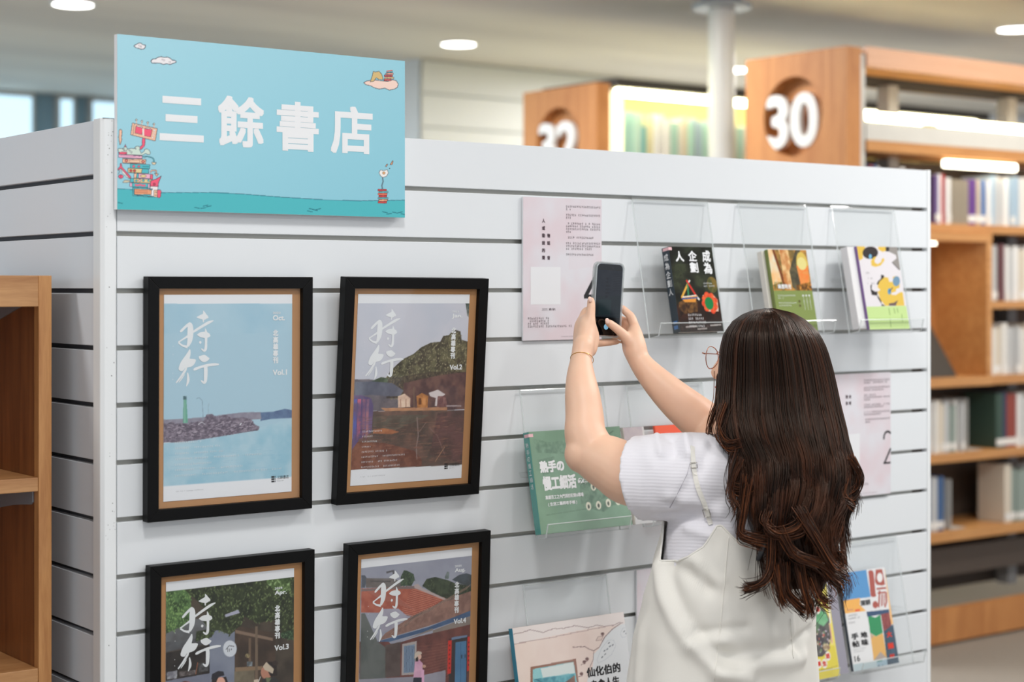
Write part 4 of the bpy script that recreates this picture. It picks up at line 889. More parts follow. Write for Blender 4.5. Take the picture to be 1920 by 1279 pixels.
# ================================================================ acrylic holders (hooked in a groove, leaning out, with a front lip)
HW, HH, HD = .222, .302, .062           # width, height, how far the foot stands out
AL = math.atan2(HD, HH)
def holder(px, py, k, label, x0=None, w_=HW):
    x0 = onY(px, py, -.004).x if x0 is None else x0
    g = GZ[k]
    t = thing('acrylic_holder', label, 'book holder', (x0, 0, g - .001), group='clear acrylic book holders')
    th = .0026
    def sheet(profile, name, m=ACRYL):
        b = MB(); n = len(profile)
        for (y0, z0), (y1, z1) in zip(profile, profile[1:]):
            l = math.hypot(y1 - y0, z1 - z0); ny, nz = -(z1 - z0) / l * th / 2, (y1 - y0) / l * th / 2
            b.prism([(y0 + ny, z0 + nz), (y1 + ny, z1 + nz), (y1 - ny, z1 - nz), (y0 - ny, z0 - nz)], 'x', 0, w_)
        return b.build(name, m, t)
    sheet([(.010, .003), (-.004, .001), (-.006, -.004)], 'hook')
    sheet([(-.006, -.004), (-HD, -HH)], 'back_plate')
    sheet([(-HD, -HH), (-HD - .030, -HH + .006), (-HD - .0365, -HH + .033)], 'front_lip')
    for x in (0, w_):
        e = MB()
        e.tube([(x, -.006, -.004), (x, -HD, -HH), (x, -HD - .030, -HH + .006), (x, -HD - .0365, -HH + .033)], .0014, 6); e.build('polished_edge', ACEDGE, t)
    MB().tube([(0, -.0065, -.004), (w_, -.0065, -.004)], .0016, 6).build('polished_edge', ACEDGE, t)
    MB().tube([(0, -HD - .0365, -HH + .033), (w_, -HD - .0365, -HH + .033)], .0012, 6).build('polished_edge', ACEDGE, t)
    for x in (0.001, w_ - .0205):           # foot resting on the wall
        MB().prism([(-.034, -.182), (-.006, -.182), (-.0012, -.176), (-.0012, -.172), (-.032, -.172)], 'x', x, x + .02).build('foot', ACRYL, t)
    return t
hs = []
hs.append(holder(1184, 380, 0, 'clear acrylic holder with the black book, top row'))
hs.append(holder(1383, 385, 0, 'clear acrylic holder with the olive book, top row, behind the head'))
hs.append(holder(1558, 388, 0, 'clear acrylic holder with the yellow patterned book, top row right'))
hs.append(holder(974, 734, 4, 'clear acrylic holder with the large green book'))
hs.append(holder(1173, 724, 4, 'clear acrylic holder with the orange booklet, behind the arms'))
hs.append(holder(980, 1105, 8, 'clear acrylic holder with the large peach book'))
hs.append(holder(1384, 1045, 8, 'clear acrylic holder with the bright yellow book, behind the hair', w_=.235))
hs.append(holder(1562, 1012, 8, 'clear acrylic holder with the collage magazine, bottom right'))

# ================================================================ books on the holders
def leaning(name, label, cat, pxbl, row, w_, h_, th, art, cover_c, spine_c, nx=110, group=None, spine=True, out=0, roll=0, pages_front=None):
    """book resting on the lip of a holder of that row; pxbl: pixel column of its lower left front corner"""
    g = GZ[row] - .001; y_ = -HD - .0055 - out; z_ = g - HH + .0085
    x0 = onY(pxbl, 600, y_ - th).x
    t = thing(name, label, cat, (x0, y_, z_), (-AL, R(roll), 0), group)
    b = MB(); c_ = .0016
    b.box(0, w_, -th, -th + c_, 0, h_).box(0, w_, -c_, 0, 0, h_)
    b.build('cover', cover_c, t)
    if spine: MB().box(-.0012, .0004, -th, 0, 0, h_).build('spine', spine_c, t, bevel=.0008, seg=2)
    MB().box(.001 if spine else .0003, w_ - .003, -th + c_, -c_, .002, h_ - .002).build('page_block', PAGES, t)
    s = Sheet(q4(0, 0, 100, 100 * h_ / w_), 0, 0, w_, h_, -th - .0003, nx, (200, 200, 200)); mb = {}
    art(s, mb, t, -th - .0007)
    s.T = lambda p: p; s.build('cover_print', GLOSSP, t)
    for (nm, m), q in mb.items(): q.build(nm, m, t)
    return t
def L(s, mb, m, st, x0, y0, x1, y1, y, bold=.02, nm='lettering'):
    q = mb.setdefault((nm, m), MB()); (a, zt), (c, zb) = s.loc((x0, y0)), s.loc((x1, y1)); letter(q, st, a, zb, c, zt, y, bold)
def FP(s, mb, m, x0, y0, w_, hh, y, sd=1):
    q = mb.setdefault(('small_print', m), MB()); a, z = s.loc((x0, y0)); k = s.w / 100; fineprint(q, a, z - hh * k, w_ * k, hh * k, y, random.Random(sd), .04)

# black book with a green ball, paper boats and pencils
def art_black(s, mb, t, y):
    s.frame(1245, 463, 1); s.T = lambda p: p
    s.poly(q4(0, 0, 100, 150), (16, 18, 16), c2=(46, 54, 40), ns=5, seed=3); s.poly(q4(0, 30, 100, 80), (18, 22, 16), c2=(70, 76, 52), ns=7, seed=8, mix=.5)
    s.ell(88, 66, 12, 14, (130, 106, 50), c2=(76, 82, 44), ns=12)
    s.poly([(0, 100), (30, 92), (60, 94), (100, 88), (100, 132), (0, 136)], (64, 34, 26), c2=(30, 18, 16), ns=12)
    s.poly([(6, 96), (30, 86), (48, 94), (46, 112), (18, 116), (4, 108)], (120, 84, 46), c2=(60, 38, 24), ns=18)
    s.line([(14, 88), (34, 62)], 4, (226, 170, 70)); s.line([(34, 62), (38, 58)], 3, (240, 240, 230)); s.line([(32, 60), (30, 84)], 3.4, (60, 140, 96)); s.line([(30, 58), (48, 86)], 3.6, (210, 50, 42)); s.line([(48, 86), (54, 92)], 3.5, (235, 232, 225))
    s.poly([(12, 88), (50, 84), (44, 96), (20, 96)], (226, 150, 60)); s.line([(14, 90), (50, 88)], 2.5, (50, 90, 150)); s.line([(16, 87), (48, 84)], 1.8, (240, 236, 226))
    s.poly([(62, 84), (84, 80), (96, 92), (94, 112), (70, 112)], (226, 220, 206), c2=(200, 110, 80), ns=16)
    for x, yy in ((66, 90), (72, 84), (82, 86), (88, 94), (88, 104), (82, 110), (68, 106), (64, 98)): s.ell(x, yy, 6, 6, (222, 64, 40), c2=(240, 110, 60), ns=40)
    s.ell(75, 98, 10, 11, (26, 128, 70)); s.poly([(0, 130), (60, 126), (100, 122), (100, 150), (0, 150)], (60, 40, 38), c2=(24, 18, 18), ns=20)
    for x0, y0, x1 in ((14, 138, 40), (40, 142, 62), (70, 136, 96)): s.line([(x0, y0), (x1, y0 - 1)], 2.6, (214, 208, 204), .8)
    h = s.h / s.w * 100
    for ch, x, yy, z_ in (('成', 74, 6, 20), ('為', 74, 27, 20), ('企', 42, 7, 18), ('劃', 42, 27, 18), ('人', 12, 8, 18)): L(s, mb, INKW, ch, x, yy, x + 19, yy + z_, y, .028)
    for k, w_ in enumerate((32, 40, 38, 36)): FP(s, mb, INKW, 22, 116 + k * 6.5, w_, 3.6, y, k)
    for k, w_ in enumerate((18, 28)): FP(s, mb, INKW, 68, 62 + k * 5, w_, 2.6, y, k)
BCOV = mat('black_cover', (22, 26, 30), .3); SPB = mat('dark_blue_spine', (30, 46, 58), .35)
bk = leaning('book', 'black book with a green ball and white characters, in the first top row holder', 'book', 1276, 0, .128, .188, .022, art_black, BCOV, SPB)
q = MB()
vs = [('成', .166), ('為', .147), ('企', .128), ('劃', .109), ('人', .090)]
for ch, z in vs:
    v_, f_ = glyphs(ch, 0, 0); a = np.array(v_); lo = a.min(0); sz = a.max(0) - lo
    for dz in (-.0003, .0003): q.add([(-.0016 + dz * .1, -.003 - .014 * (v[0] - lo[0]) / sz[0] if False else -.018 + .014 * (1 - (v[0] - lo[0]) / sz[0]), z + dz - .008 + .015 * (v[1] - lo[1]) / sz[1]) for v in v_], f_)
q.build('spine_lettering', INKW, bk)
MB().box(-.0016, .008, -.0226, -.004, .180, .1865).build('shelf_mark', mat('pink_tape', (236, 190, 196), .5), bk)
MB().box(-.0015, -.0011, -.018, -.006, .02, .026).box(-.0015, -.0011, -.018, -.006, .008, .016).build('publisher_mark', mat('blue_mark', (60, 110, 170), .4), bk)

# olive book with a yellow cup and garden light
def art_olive(s, mb, t, y):
    s.T = lambda p: p
    s.poly(q4(0, 0, 100, 78), (196, 140, 70), c2=(120, 100, 56), ns=8, seed=2)
    s.poly([(0, 0), (18, 0), (24, 60), (0, 66)], (228, 220, 196), c2=(240, 190, 130), ns=6); s.line([(14, 0), (30, 64)], 6, (120, 64, 34)); s.line([(30, 0), (44, 60)], 5, (240, 214, 160)); s.poly([(30, 0), (52, 0), (54, 50), (44, 76), (30, 60)], (232, 196, 140), c2=(190, 120, 66), ns=9)
    s.poly([(48, 40), (72, 0), (84, 0), (74, 60), (60, 76), (50, 70)], (104, 96, 70), c2=(70, 66, 52), ns=14)
    s.ell(84, 28, 15, 24, (214, 186, 90)); s.poly([(68, 30), (98, 30), (96, 60), (90, 74), (72, 66)], (224, 168, 96), c2=(236, 130, 64), ns=7); s.ell(83, 26, 12, 12, (226, 214, 140))
    s.poly([(60, 66), (100, 60), (100, 78), (60, 78)], (90, 60, 30), c2=(220, 150, 60), ns=20)
    s.poly(q4(0, 76, 100, 160), (132, 148, 84))
    for k in range(9): s.line([(4 + k * 2.2, 74 - (k % 3) * 4), (6 + k * 2.2, 60 + (k % 2) * 8)], 1.4, (70, 96, 40))
    L(s, mb, INKW, '綠意時光', 12, 64, 46, 73, y, .02)
    for k, w_ in enumerate((46, 12, 0, 46, 30)): FP(s, mb, INKW, 8, 84 + k * 4.6, w_, 2.6, y, k)
    for k in range(3): FP(s, mb, INKW, 70 + k * 8, 84, 4, 3, y, k); column(mb[('small_print', INKW)], '一二三四五六七八', s.loc((74 + k * 8, 90))[0], s.loc((0, 84))[1], .0035, y, 1.3, 0)
    s.ell(62, 96, 3, 2.4, (90, 84, 50)); s.ell(62, 104, 3, 2.4, (90, 84, 50))
OLV = mat('olive_cover', (120, 134, 70), .4)
leaning('book', 'olive green book with a drink photo, just above the dark haired head', 'book', 1462, 0, .125, .188, .010, art_olive, OLV, OLV, out=.016)
def art_plain(c):
    def f(s, mb, t, y): s.T = lambda p: p; s.poly(q4(0, 0, 100, 200), c)
    return f
CRM = mat('cream_cover', (226, 222, 214), .5)
leaning('book', 'cream book standing just behind the olive green book', 'book', 1450, 0, .118, .183, .0145, art_plain((226, 222, 212)), CRM, CRM, nx=10)
# white book with yellow and grey pattern, green paper band
def art_pattern(s, mb, t, y):
    s.frame(1608.0, 452, 1)
    s.H = homog([(108, 62), (560, 85), (735, 1100), (255, 1108)], [(0, 0), (1, 0), (1, 1), (0, 1)]); s.T = lambda p: p
    Yc, D_, G_ = (226, 190, 84), (56, 52, 54), (150, 146, 142)
    s.poly([(90, 50), (580, 70), (740, 1120), (240, 1130)], (226, 222, 226))
    s.poly([(108, 62), (200, 70), (205, 110), (175, 150), (180, 210), (140, 235), (120, 180)], Yc); s.ell(262, 146, 88, 74, D_); s.poly([(350, 78), (440, 78), (436, 130), (400, 140), (352, 110)], Yc); s.rect(436, 78, 474, 136, D_)
    s.poly([(474, 80), (560, 84), (610, 350), (592, 360), (510, 262), (560, 220), (550, 180), (474, 140)], G_); s.line([(508, 264), (592, 358)], 8, (90, 84, 90)); s.ell(262, 190, 16, 28, (120, 186, 222))
    s.poly([(330, 190), (300, 200), (270, 240), (275, 300), (320, 316), (380, 300), (424, 240), (412, 208), (390, 230), (350, 285), (312, 262), (318, 225)], Yc); s.ell(350, 240, 40, 34, (226, 222, 226))
    s.poly([(386, 410), (420, 420), (420, 470), (380, 480), (350, 540), (335, 520), (350, 490), (384, 460)], D_); s.poly([(262, 545), (280, 520), (276, 590), (320, 620), (345, 615), (345, 690), (390, 770), (440, 800), (395, 802), (390, 730), (350, 670), (280, 660), (266, 600)], D_)
    s.poly([(428, 440), (470, 450), (480, 500), (530, 500), (520, 440), (560, 430), (600, 460), (600, 600), (640, 640), (662, 800), (440, 800), (385, 730), (345, 620), (380, 600), (345, 560), (370, 490)], Yc)
    s.poly([(505, 640), (560, 620), (560, 590), (610, 570), (640, 620), (590, 640), (560, 665), (510, 660)], (226, 222, 226)); s.ell(562, 494, 42, 62, (116, 150, 176)); s.ell(484, 618, 20, 40, (90, 150, 190)); s.line([(484, 620), (520, 570)], 10, (70, 70, 90))
    s.poly([(480, 770), (540, 760), (585, 730), (560, 800), (480, 800)], (110, 90, 90))
    s.poly([(216, 808), (690, 802), (740, 1112), (250, 1120)], (196, 222, 150)); s.line([(245, 955), (720, 955)], 6, (180, 206, 136))
    for k, (x, y0, y1) in enumerate(((480, 830, 920), (540, 830, 900), (575, 830, 890), (495, 960, 1080), (632, 910, 1010))): s.line([(x, y0), (x + 14, y1)], 9, (120, 150, 90), .7)
    q = mb.setdefault(('small_print', INKG), MB())
    for x, yy, w_ in ((210, 380, .012), (215, 445, .022), (225, 510, .026)): a, z = s.loc((x, yy)); fineprint(q, a, z - .003, w_, .004, y, random.Random(x), .3)
WHC = mat('white_cover', (232, 230, 232), .4); VIO = mat('violet_cover', (130, 96, 158), .4)
leaning('book', 'white, yellow and grey patterned book with a green paper band, top row right', 'book', 1631, 0, .142, .200, .008, art_pattern, WHC, VIO, nx=130, out=.0207)
leaning('book', 'thick white book standing behind the patterned book with the green band', 'book', 1612, 0, .136, .196, .0205, art_plain((232, 232, 232)), WHC, WHC, nx=10)

# large green book
def art_green(s, mb, t, y):
    s.T = lambda p: p
    s.poly(q4(0, 0, 100, 90), (132, 164, 140), c2=(120, 152, 128), ns=4)
    Dk = (96, 124, 104)
    s.poly([(4, 6), (20, 10), (60, 8), (98, 14), (98, 20), (60, 22), (30, 20), (6, 18)], Dk, c2=(128, 160, 136), ns=24, seed=4, mix=.8); s.poly([(6, 24), (24, 22), (22, 34), (10, 38)], Dk, c2=(130, 160, 138), ns=30, mix=.7)
    s.poly([(48, 44), (66, 34), (96, 30), (98, 60), (70, 72), (46, 66)], Dk, c2=(128, 158, 134), ns=26, seed=7, mix=.9); s.line([(70, 14), (92, 4)], 1, Dk); s.line([(86, 10), (98, 24)], 1, Dk)
    s.line([(8, 70), (98, 66)], .5, (104, 134, 112))
    for x, yy in ((62, 50), (84, 48), (54, 66), (65, 66), (76, 65), (87, 64), (70, 40), (58, 38)):
        s.ell(x, yy, 2.9, 3.6, (226, 226, 206)); s.ell(x, yy + .4, 1.2, 1.8, (90, 96, 84))
    L(s, mb, INKW, '熟手の', 7, 25, 33, 35, y, .05); L(s, mb, INKW, '慢工細活', 8, 38, 44, 50, y, .05)
    q = mb[('lettering', INKW)]
    for k in range(2): x, z = s.loc((48.4 + k * 5.2, 44.4)); q.disc(x, z, .0066, y, 18)
    for ch, x in (('之五', 46.4),): L(s, mb, mat('green_ink', (110, 144, 118), .5) if 'green_ink' not in bpy.data.materials else bpy.data.materials['green_ink'], ch, x, 42, x + 9.6, 47, y - .0003, .02)
    L(s, mb, INKW, '高雄百工之內門採訪記錄&職場', 9, 54, 50, 57.5, y, .03); L(s, mb, INKW, '( 生活工藝師老手帳 )', 11, 60, 42, 63.5, y, .03)
GRN = mat('green_cover', (128, 160, 136), .4); TEAL = mat('teal_spine', (84, 156, 148), .25, coat=.5)
gb = leaning('book', 'large landscape green book with white title, behind the left arm', 'book', 1015, 4, .243, .208, .018, art_green, GRN, TEAL, nx=170)
MB().box(-.0017, .010, -.0186, -.004, .197, .2035).build('shelf_mark', bpy.data.materials['pink_tape'], gb)
q = MB()
for k, ch in enumerate('熟手の慢工細活'):
    v_, f_ = glyphs(ch, 0, 0); a = np.array(v_); lo = a.min(0); sz = a.max(0) - lo; z = .176 - k * .014
    q.add([(-.0016, -.014 + .009 * (1 - (v[0] - lo[0]) / sz[0]), z + .010 * (v[1] - lo[1]) / sz[1]) for v in v_], f_)
q.build('spine_lettering', INKW, gb)
# orange booklet and pale paperback behind the arms
def art_orange(s, mb, t, y):
    s.T = lambda p: p; s.poly(q4(0, 0, 100, 200), (238, 96, 66))
    for k in range(4): column(mb.setdefault(('lettering', mat('pink_ink%d' % k, (246, 176, 160), .5)), MB()), '一二三四五六', s.loc((40 + k * 14, 0))[0], s.loc((0, 16))[1], .008, y, 1.1, 0)
ORG = mat('orange_cover', (236, 92, 62), .4)
leaning('booklet', 'bright orange booklet showing above the white sleeve', 'booklet', 1252, 4, .142, .205, .006, art_orange, ORG, ORG, nx=20)
def art_mauve(s, mb, t, y):
    s.T = lambda p: p; s.poly(q4(0, 0, 100, 200), (206, 194, 196), c2=(196, 184, 190), ns=4); s.poly(q4(90, 0, 100, 200), (222, 218, 216)); s.poly(q4(0, 110, 100, 200), (128, 108, 112))
leaning('book', 'pale mauve book between the green book and the orange booklet', 'book', 1192, 4, .058, .205, .008, art_mauve, CRM, CRM, nx=30)

# peach landscape book
def art_peach(s, mb, t, y):
    s.H = homog([(105, 697), (1105, 572), (1215, 1500), (235, 1640)], [(0, 0), (1, 0), (1, 1), (0, 1)]); s.T = lambda p: p
    s.poly([(60, 640), (1300, 500), (1400, 1800), (60, 1800)], (230, 208, 198), c2=(236, 218, 208), ns=4)
    s.poly([(60, 640), (1300, 500), (1300, 700), (900, 700), (110, 840)], (234, 224, 220))
    s.poly([(1080, 690), (1000, 730), (930, 800), (880, 900), (830, 950), (820, 1060), (780, 1150), (760, 1240), (760, 1700), (1400, 1700), (1300, 640)], (222, 224, 226))
    mt = [(120, 752), (160, 746), (200, 736), (262, 716), (310, 726), (380, 744), (430, 722), (480, 712), (560, 712), (610, 700), (660, 690), (720, 700), (780, 712), (860, 690), (930, 704), (1010, 696), (1060, 672), (1100, 676)]
    s.line(mt, 4, (120, 90, 92)); s.line([(120, 838), (400, 800), (700, 745), (940, 706)], 4, (150, 120, 120)); s.line([(1075, 680), (1000, 730), (930, 800), (880, 890), (830, 920), (790, 905), (750, 880), (640, 882)], 5, (96, 66, 66)); s.line([(830, 925), (825, 1000), (800, 1050), (775, 1140)], 4, (120, 96, 96))
    for pts in ([(860, 1000), (900, 900), (960, 830), (1010, 830), (1030, 880), (990, 960), (920, 1010), (870, 1030)], [(1070, 770), (1100, 720), (1150, 730), (1150, 790), (1090, 810)]): s.line(pts + [pts[0]], 3, (170, 176, 186), .7)
    for x, yy in ((900, 985), (925, 960), (920, 930), (945, 915), (960, 860), (970, 890), (995, 880), (1100, 760), (1120, 775)): s.line([(x, yy), (x + 14, yy - 12)], 7, (60, 66, 76))
    for x, yy in ((910, 770), (770, 990), (745, 1015), (720, 1120)): s.ell(x, yy, 16, 14, (110, 76, 70)); s.line([(x - 30, yy + 26), (x + 10, yy + 16)], 5, (130, 100, 96))
    s.poly([(850, 830), (870, 795), (915, 790), (900, 825)], (222, 200, 190), (150, 120, 116), 4)
    s.poly([(272, 1045), (672, 985), (700, 1250), (700, 1700), (280, 1700)], (150, 106, 88)); s.poly([(292, 1064), (650, 1010), (690, 1250), (690, 1700), (300, 1700)], (120, 186, 196), c2=(150, 206, 210), ns=12)
    s.poly([(360, 1060), (650, 1014), (662, 1110), (380, 1140)], (216, 226, 224)); s.poly([(300, 1150), (660, 1120), (668, 1190), (310, 1200)], (70, 140, 156), c2=(110, 180, 190), ns=30); s.poly([(660, 1130), (560, 1200), (520, 1700), (700, 1700)], (110, 84, 74), c2=(150, 112, 90), ns=20); s.line([(316, 1150), (480, 1240)], 7, (40, 90, 110))
    x0, z0 = s.loc((772, 1155)); x1, z1 = s.loc((1066, 1035)); K_ = mb.setdefault(('lettering', INKK), MB())
    letter(K_, '仙化伯的', x0, (z0 + s.loc((1066, 1120))[1]) / 2, x1, (s.loc((772, 1062))[1] + z1) / 2, y, .03)
    x0, z0 = s.loc((812, 1262)); x1, z1 = s.loc((1056, 1150)); letter(mb.setdefault(('second_title_line', INKK), MB()), '自食人生', x0, (z0 + s.loc((1056, 1235))[1]) / 2, x1, (s.loc((812, 1180))[1] + z1) / 2, y, .03)
PCH = mat('peach_cover', (230, 212, 204), .4); BLS = mat('blue_spine', (58, 140, 166), .35)
pb = leaning('book', 'large peach and white illustrated book with black characters, bottom row', 'book', 985, 8, .296, .214, .012, art_peach, PCH, BLS, nx=190)
# yellow book with a round market photo
def art_yellow(s, mb, t, y):
    s.H = homog([(-300, 560), (340, 460), (545, 1160), (-110, 1310)], [(0, 0), (1, 0), (1, 1), (0, 1)]); s.T = lambda p: p
    s.poly([(-400, 400), (500, 300), (700, 1400), (-400, 1500)], (236, 220, 96)); s.poly([(-400, 1000), (460, 930), (560, 1200), (-400, 1400)], (226, 208, 60))
    s.ell(250, 840, 160, 200, (96, 92, 84), c2=(60, 52, 54), ns=14); s.poly([(120, 720), (200, 660), (330, 680), (372, 740), (310, 790), (200, 770)], (88, 158, 104), c2=(130, 190, 140), ns=8); s.poly([(150, 740), (260, 780), (240, 850), (140, 860)], (60, 92, 66), c2=(90, 120, 84), ns=14)
    rr_ = random.Random(3)
    for i in range(46):
        x, yy = rr_.uniform(150, 390), rr_.uniform(820, 1000)
        if ((x - 250) / 160) ** 2 + ((yy - 840) / 200) ** 2 < .9: s.ell(x, yy, rr_.uniform(5, 14), rr_.uniform(5, 12), rr_.choice([(200, 90, 70), (214, 190, 170), (120, 140, 96), (90, 60, 60), (190, 180, 190)]))
    s.ell(350, 950, 50, 28, (206, 190, 150), c2=(150, 120, 90), ns=30)
    for x, yy, ch in ((185, 1060, '老'), (255, 1095, '派'), (330, 1085, '生'), (372, 1020, '活'), (165, 690, '食'), (225, 665, '味')):
        s.ell(x, yy, 38, 38, (240, 238, 226)); a, z = s.loc((x - 22, yy + 26)); b, z2 = s.loc((x + 22, yy - 26)); letter(mb.setdefault(('lettering', INKR), MB()), ch, a, z, b, z2, y, .05)
    s.line([(345, 470), (398, 760)], 16, (238, 236, 232)); s.line([(386, 760), (430, 920)], 18, (240, 222, 150)); s.line([(390, 770), (425, 910)], 10, (206, 96, 150), .7); s.line([(240, 1160), (500, 1085)], 3, (130, 120, 60)); s.line([(230, 1150), (440, 1110)], 3, (130, 120, 60))
YEL = mat('yellow_cover', (232, 214, 80), .4)
leaning('book', 'bright yellow book with a round market photo, beside the white dress', 'book', 1486, 8, .158, .212, .006, art_yellow, YEL, YEL, nx=130, out=.009)
leaning('magazine', 'grey magazine standing just behind the yellow book', 'magazine', 1502, 8, .160, .215, .0085, art_plain((150, 146, 158)), mat('grey_cover', (150, 146, 154), .4), CRM, nx=10)
# collage magazine
def art_collage(s, mb, t, y):
    s.H = homog([(440, 345), (820, 280), (958, 1095), (545, 1165)], [(0, 0), (1, 0), (1, 1), (0, 1)]); s.T = lambda p: p
    s.poly([(400, 250), (1000, 200), (1000, 1250), (400, 1250)], (226, 226, 226))
    s.poly([(430, 345), (665, 306), (700, 525), (465, 560)], (82, 146, 200)); s.poly([(462, 560), (610, 535), (606, 590), (660, 640), (475, 665)], (240, 176, 80)); s.line([(566, 640), (608, 632)], 18, (230, 100, 50)); s.line([(500, 636), (552, 632)], 14, (214, 150, 96))
    s.poly([(820, 300), (840, 300), (905, 745), (880, 755)], (240, 186, 110)); Rb = (170, 78, 62)
    s.line([(706, 330), (722, 505)], 44, Rb); s.ell(704, 326, 22, 16, Rb); s.ell(724, 510, 24, 16, Rb); s.ell(740, 588, 24, 30, Rb)
    s.poly([(744, 304), (800, 298), (826, 420), (800, 430), (752, 425), (738, 400)], Rb); s.ell(780, 366, 24, 38, (232, 230, 228)); s.line([(752, 458), (834, 448)], 16, Rb); s.line([(778, 470), (770, 610)], 14, Rb); s.line([(760, 492), (834, 484), (838, 560), (824, 608)], 14, Rb); s.line([(800, 500), (796, 600)], 12, Rb); s.line([(820, 500), (815, 590)], 8, Rb)
    s.poly([(664, 648), (860, 625), (865, 655), (670, 690)], (40, 70, 106)); s.poly([(676, 690), (700, 684), (740, 696), (784, 670), (806, 826), (745, 856), (694, 826)], (30, 140, 80)); s.poly([(694, 830), (745, 858), (806, 828), (840, 1040), (724, 1068)], (222, 170, 86)); s.poly([(694, 826), (724, 850), (710, 880)], (190, 160, 140)); s.poly([(724, 1068), (784, 990), (840, 1045)], (170, 156, 146))
    s.poly([(788, 668), (862, 652), (890, 800), (812, 815)], (126, 44, 42), c2=(150, 70, 60), ns=30); s.poly([(812, 815), (900, 750), (958, 1095), (850, 1125)], (44, 66, 84), c2=(58, 84, 104), ns=10)
    s.poly([(540, 1100), (840, 1050), (850, 1125), (550, 1170)], (180, 196, 200)); s.poly([(745, 1066), (842, 1050), (850, 1110), (755, 1125)], (150, 176, 190)); s.line([(755, 1076), (800, 1068)], 14, (60, 130, 110)); s.line([(760, 1130), (774, 1110)], 8, (50, 60, 70)); s.line([(800, 1128), (806, 1108)], 6, (50, 60, 70))
    def W(st, x0, y0, x1, y1, m, b=.04): (a, z), (c, z2) = s.loc((x0, (y0 + y1) / 2)), s.loc((x1, (y0 + y1) / 2)); zt = s.loc(((x0 + x1) / 2, y0))[1]; zb = s.loc(((x0 + x1) / 2, y1))[1]; letter(mb.setdefault(('lettering' if m is INKK else 'red_lettering', m), MB()), st, a, zb, c, zt, y, b)
    W('地', 608, 815, 668, 868, INKK); W('味', 616, 878, 676, 936, INKK); W('手', 528, 828, 590, 884, INKK); W('帖', 535, 892, 598, 950, INKK); W('16', 552, 1022, 600, 1076, INKK, .01); W('深耕', 610, 548, 700, 595, INKK, .03)
    W('大', 838, 812, 886, 866, INKR); W('麵', 850, 912, 905, 968, INKR); W('好', 868, 1012, 915, 1054, INKR)
    for yy, w_ in ((680, .028), (705, .036), (740, .02)): a, z = s.loc((508, yy)); fineprint(mb.setdefault(('small_print', INKG), MB()), a, z - .003, w_, .004, y, random.Random(yy), .05)
    for yy, w_ in ((970, .04), (990, .034)): a, z = s.loc((545, yy)); fineprint(mb[('small_print', INKG)], a, z - .002, w_, .0025, y, random.Random(yy), .05)
leaning('magazine', 'collage magazine with blue, orange and red shapes, right of the yellow book', 'magazine', 1601, 8, .160, .228, .007, art_collage, WHC, mat('slate_cover', (70, 80, 92), .4), nx=150, out=.0)

# small acrylic hook on the far end of the wall
hk = MB(); q = onY(1745, 976, .03); qq = [(2.181 + .012 * math.sin(a), .03, q.z + .014 * math.cos(a)) for a in np.linspace(0, math.pi, 12)]
hk.tube(qq, .0022, 8); o = hk.build('acrylic_hook', ACEDGE, None, smooth=True); tag(o, 'small clear acrylic hook on the right end of the slat wall', 'hook')
# ================================================================ the phone held up
PC = onY(1138.5, 562, -.222)
def rrect(w_, h_, r, n=8):
    out = []
    for cx, cz, a0 in ((w_ / 2 - r, h_ / 2 - r, 0), (-w_ / 2 + r, h_ / 2 - r, 90), (-w_ / 2 + r, -h_ / 2 + r, 180), (w_ / 2 - r, -h_ / 2 + r, 270)):
        for i in range(n + 1): a = R(a0 + 90 * i / n); out.append((cx + r * math.cos(a), cz + r * math.sin(a)))
    return out
ph = thing('phone', 'black phone in a clear case held up in both hands', 'phone', PC, (R(1.5), R(3.2), R(-2)))
PWd, PHt = .0665, .1440
MB().prism(rrect(PWd, PHt, .0105), 'y', -.0038, .0038).build('body', mat('phone_rim', (196, 198, 200), .25, .9), ph, bevel=.0012, seg=3)
MB().prism(rrect(PWd - .004, PHt - .004, .009), 'y', -.0042, -.0036).build('screen_glass', mat('screen_black', (9, 10, 12), .08, coat=.3), ph)
cs = MB(); o_ = rrect(PWd + .0045, PHt + .0045, .0125); i_ = rrect(PWd + .0002, PHt + .0002, .0106); n = len(o_)
V = [(p[0], -.0052, p[1]) for p in o_] + [(p[0], -.0052, p[1]) for p in i_] + [(p[0], .0062, p[1]) for p in o_] + [(p[0], .0041, p[1]) for p in i_]
F = []
for i in range(n):
    j = (i + 1) % n; F += [(i, j, j + n, i + n), (j, i, i + 2 * n, j + 2 * n), (i + n, j + n, j + 3 * n, i + 3 * n)]
F += [tuple(range(2 * n, 3 * n))]
cs.add(V, F); cs.build('clear_case', clear('case_plastic', (.9, .92, .92), 1.5, .35, (206, 210, 210)), ph, smooth=False)
s = Sheet(q4(0, 0, 100, 160), -PWd / 2 + .0028, -.0345, PWd - .0056, .0925, -.0043, 60, (30, 38, 48))
s.poly(q4(0, 0, 100, 160), (38, 44, 54), c2=(28, 36, 48), ns=4); s.poly([(0, 90), (100, 84), (100, 160), (0, 160)], (26, 38, 44), c2=(34, 46, 52), ns=4)
for k in range(6): s.rect(36, 26 + k * 12, 45, 33 + k * 12, (20, 24, 34)); s.rect(46, 50 + (k % 3) * 12, 53, 57 + (k % 3) * 12, (24, 28, 38))
for k in range(8): s.line([(64, 14 + k * 8), (96, 10 + k * 8)], 2, (28, 32, 42))
s.rect(12, 100, 62, 152, (34, 54, 58)); s.line([(0, 155), (100, 150)], 1, (60, 66, 70))
m_, nt, p_ = newmat('lit_screen'); a_ = nt.nodes.new('ShaderNodeAttribute'); a_.attribute_name = 'Col'; nt.links.new(a_.outputs['Color'], p_.inputs['Emission Color']); p_.inputs['Emission Strength'].default_value = .5; p_.inputs['Base Color'].default_value = (.004, .004, .005, 1); p_.inputs['Roughness'].default_value = .1
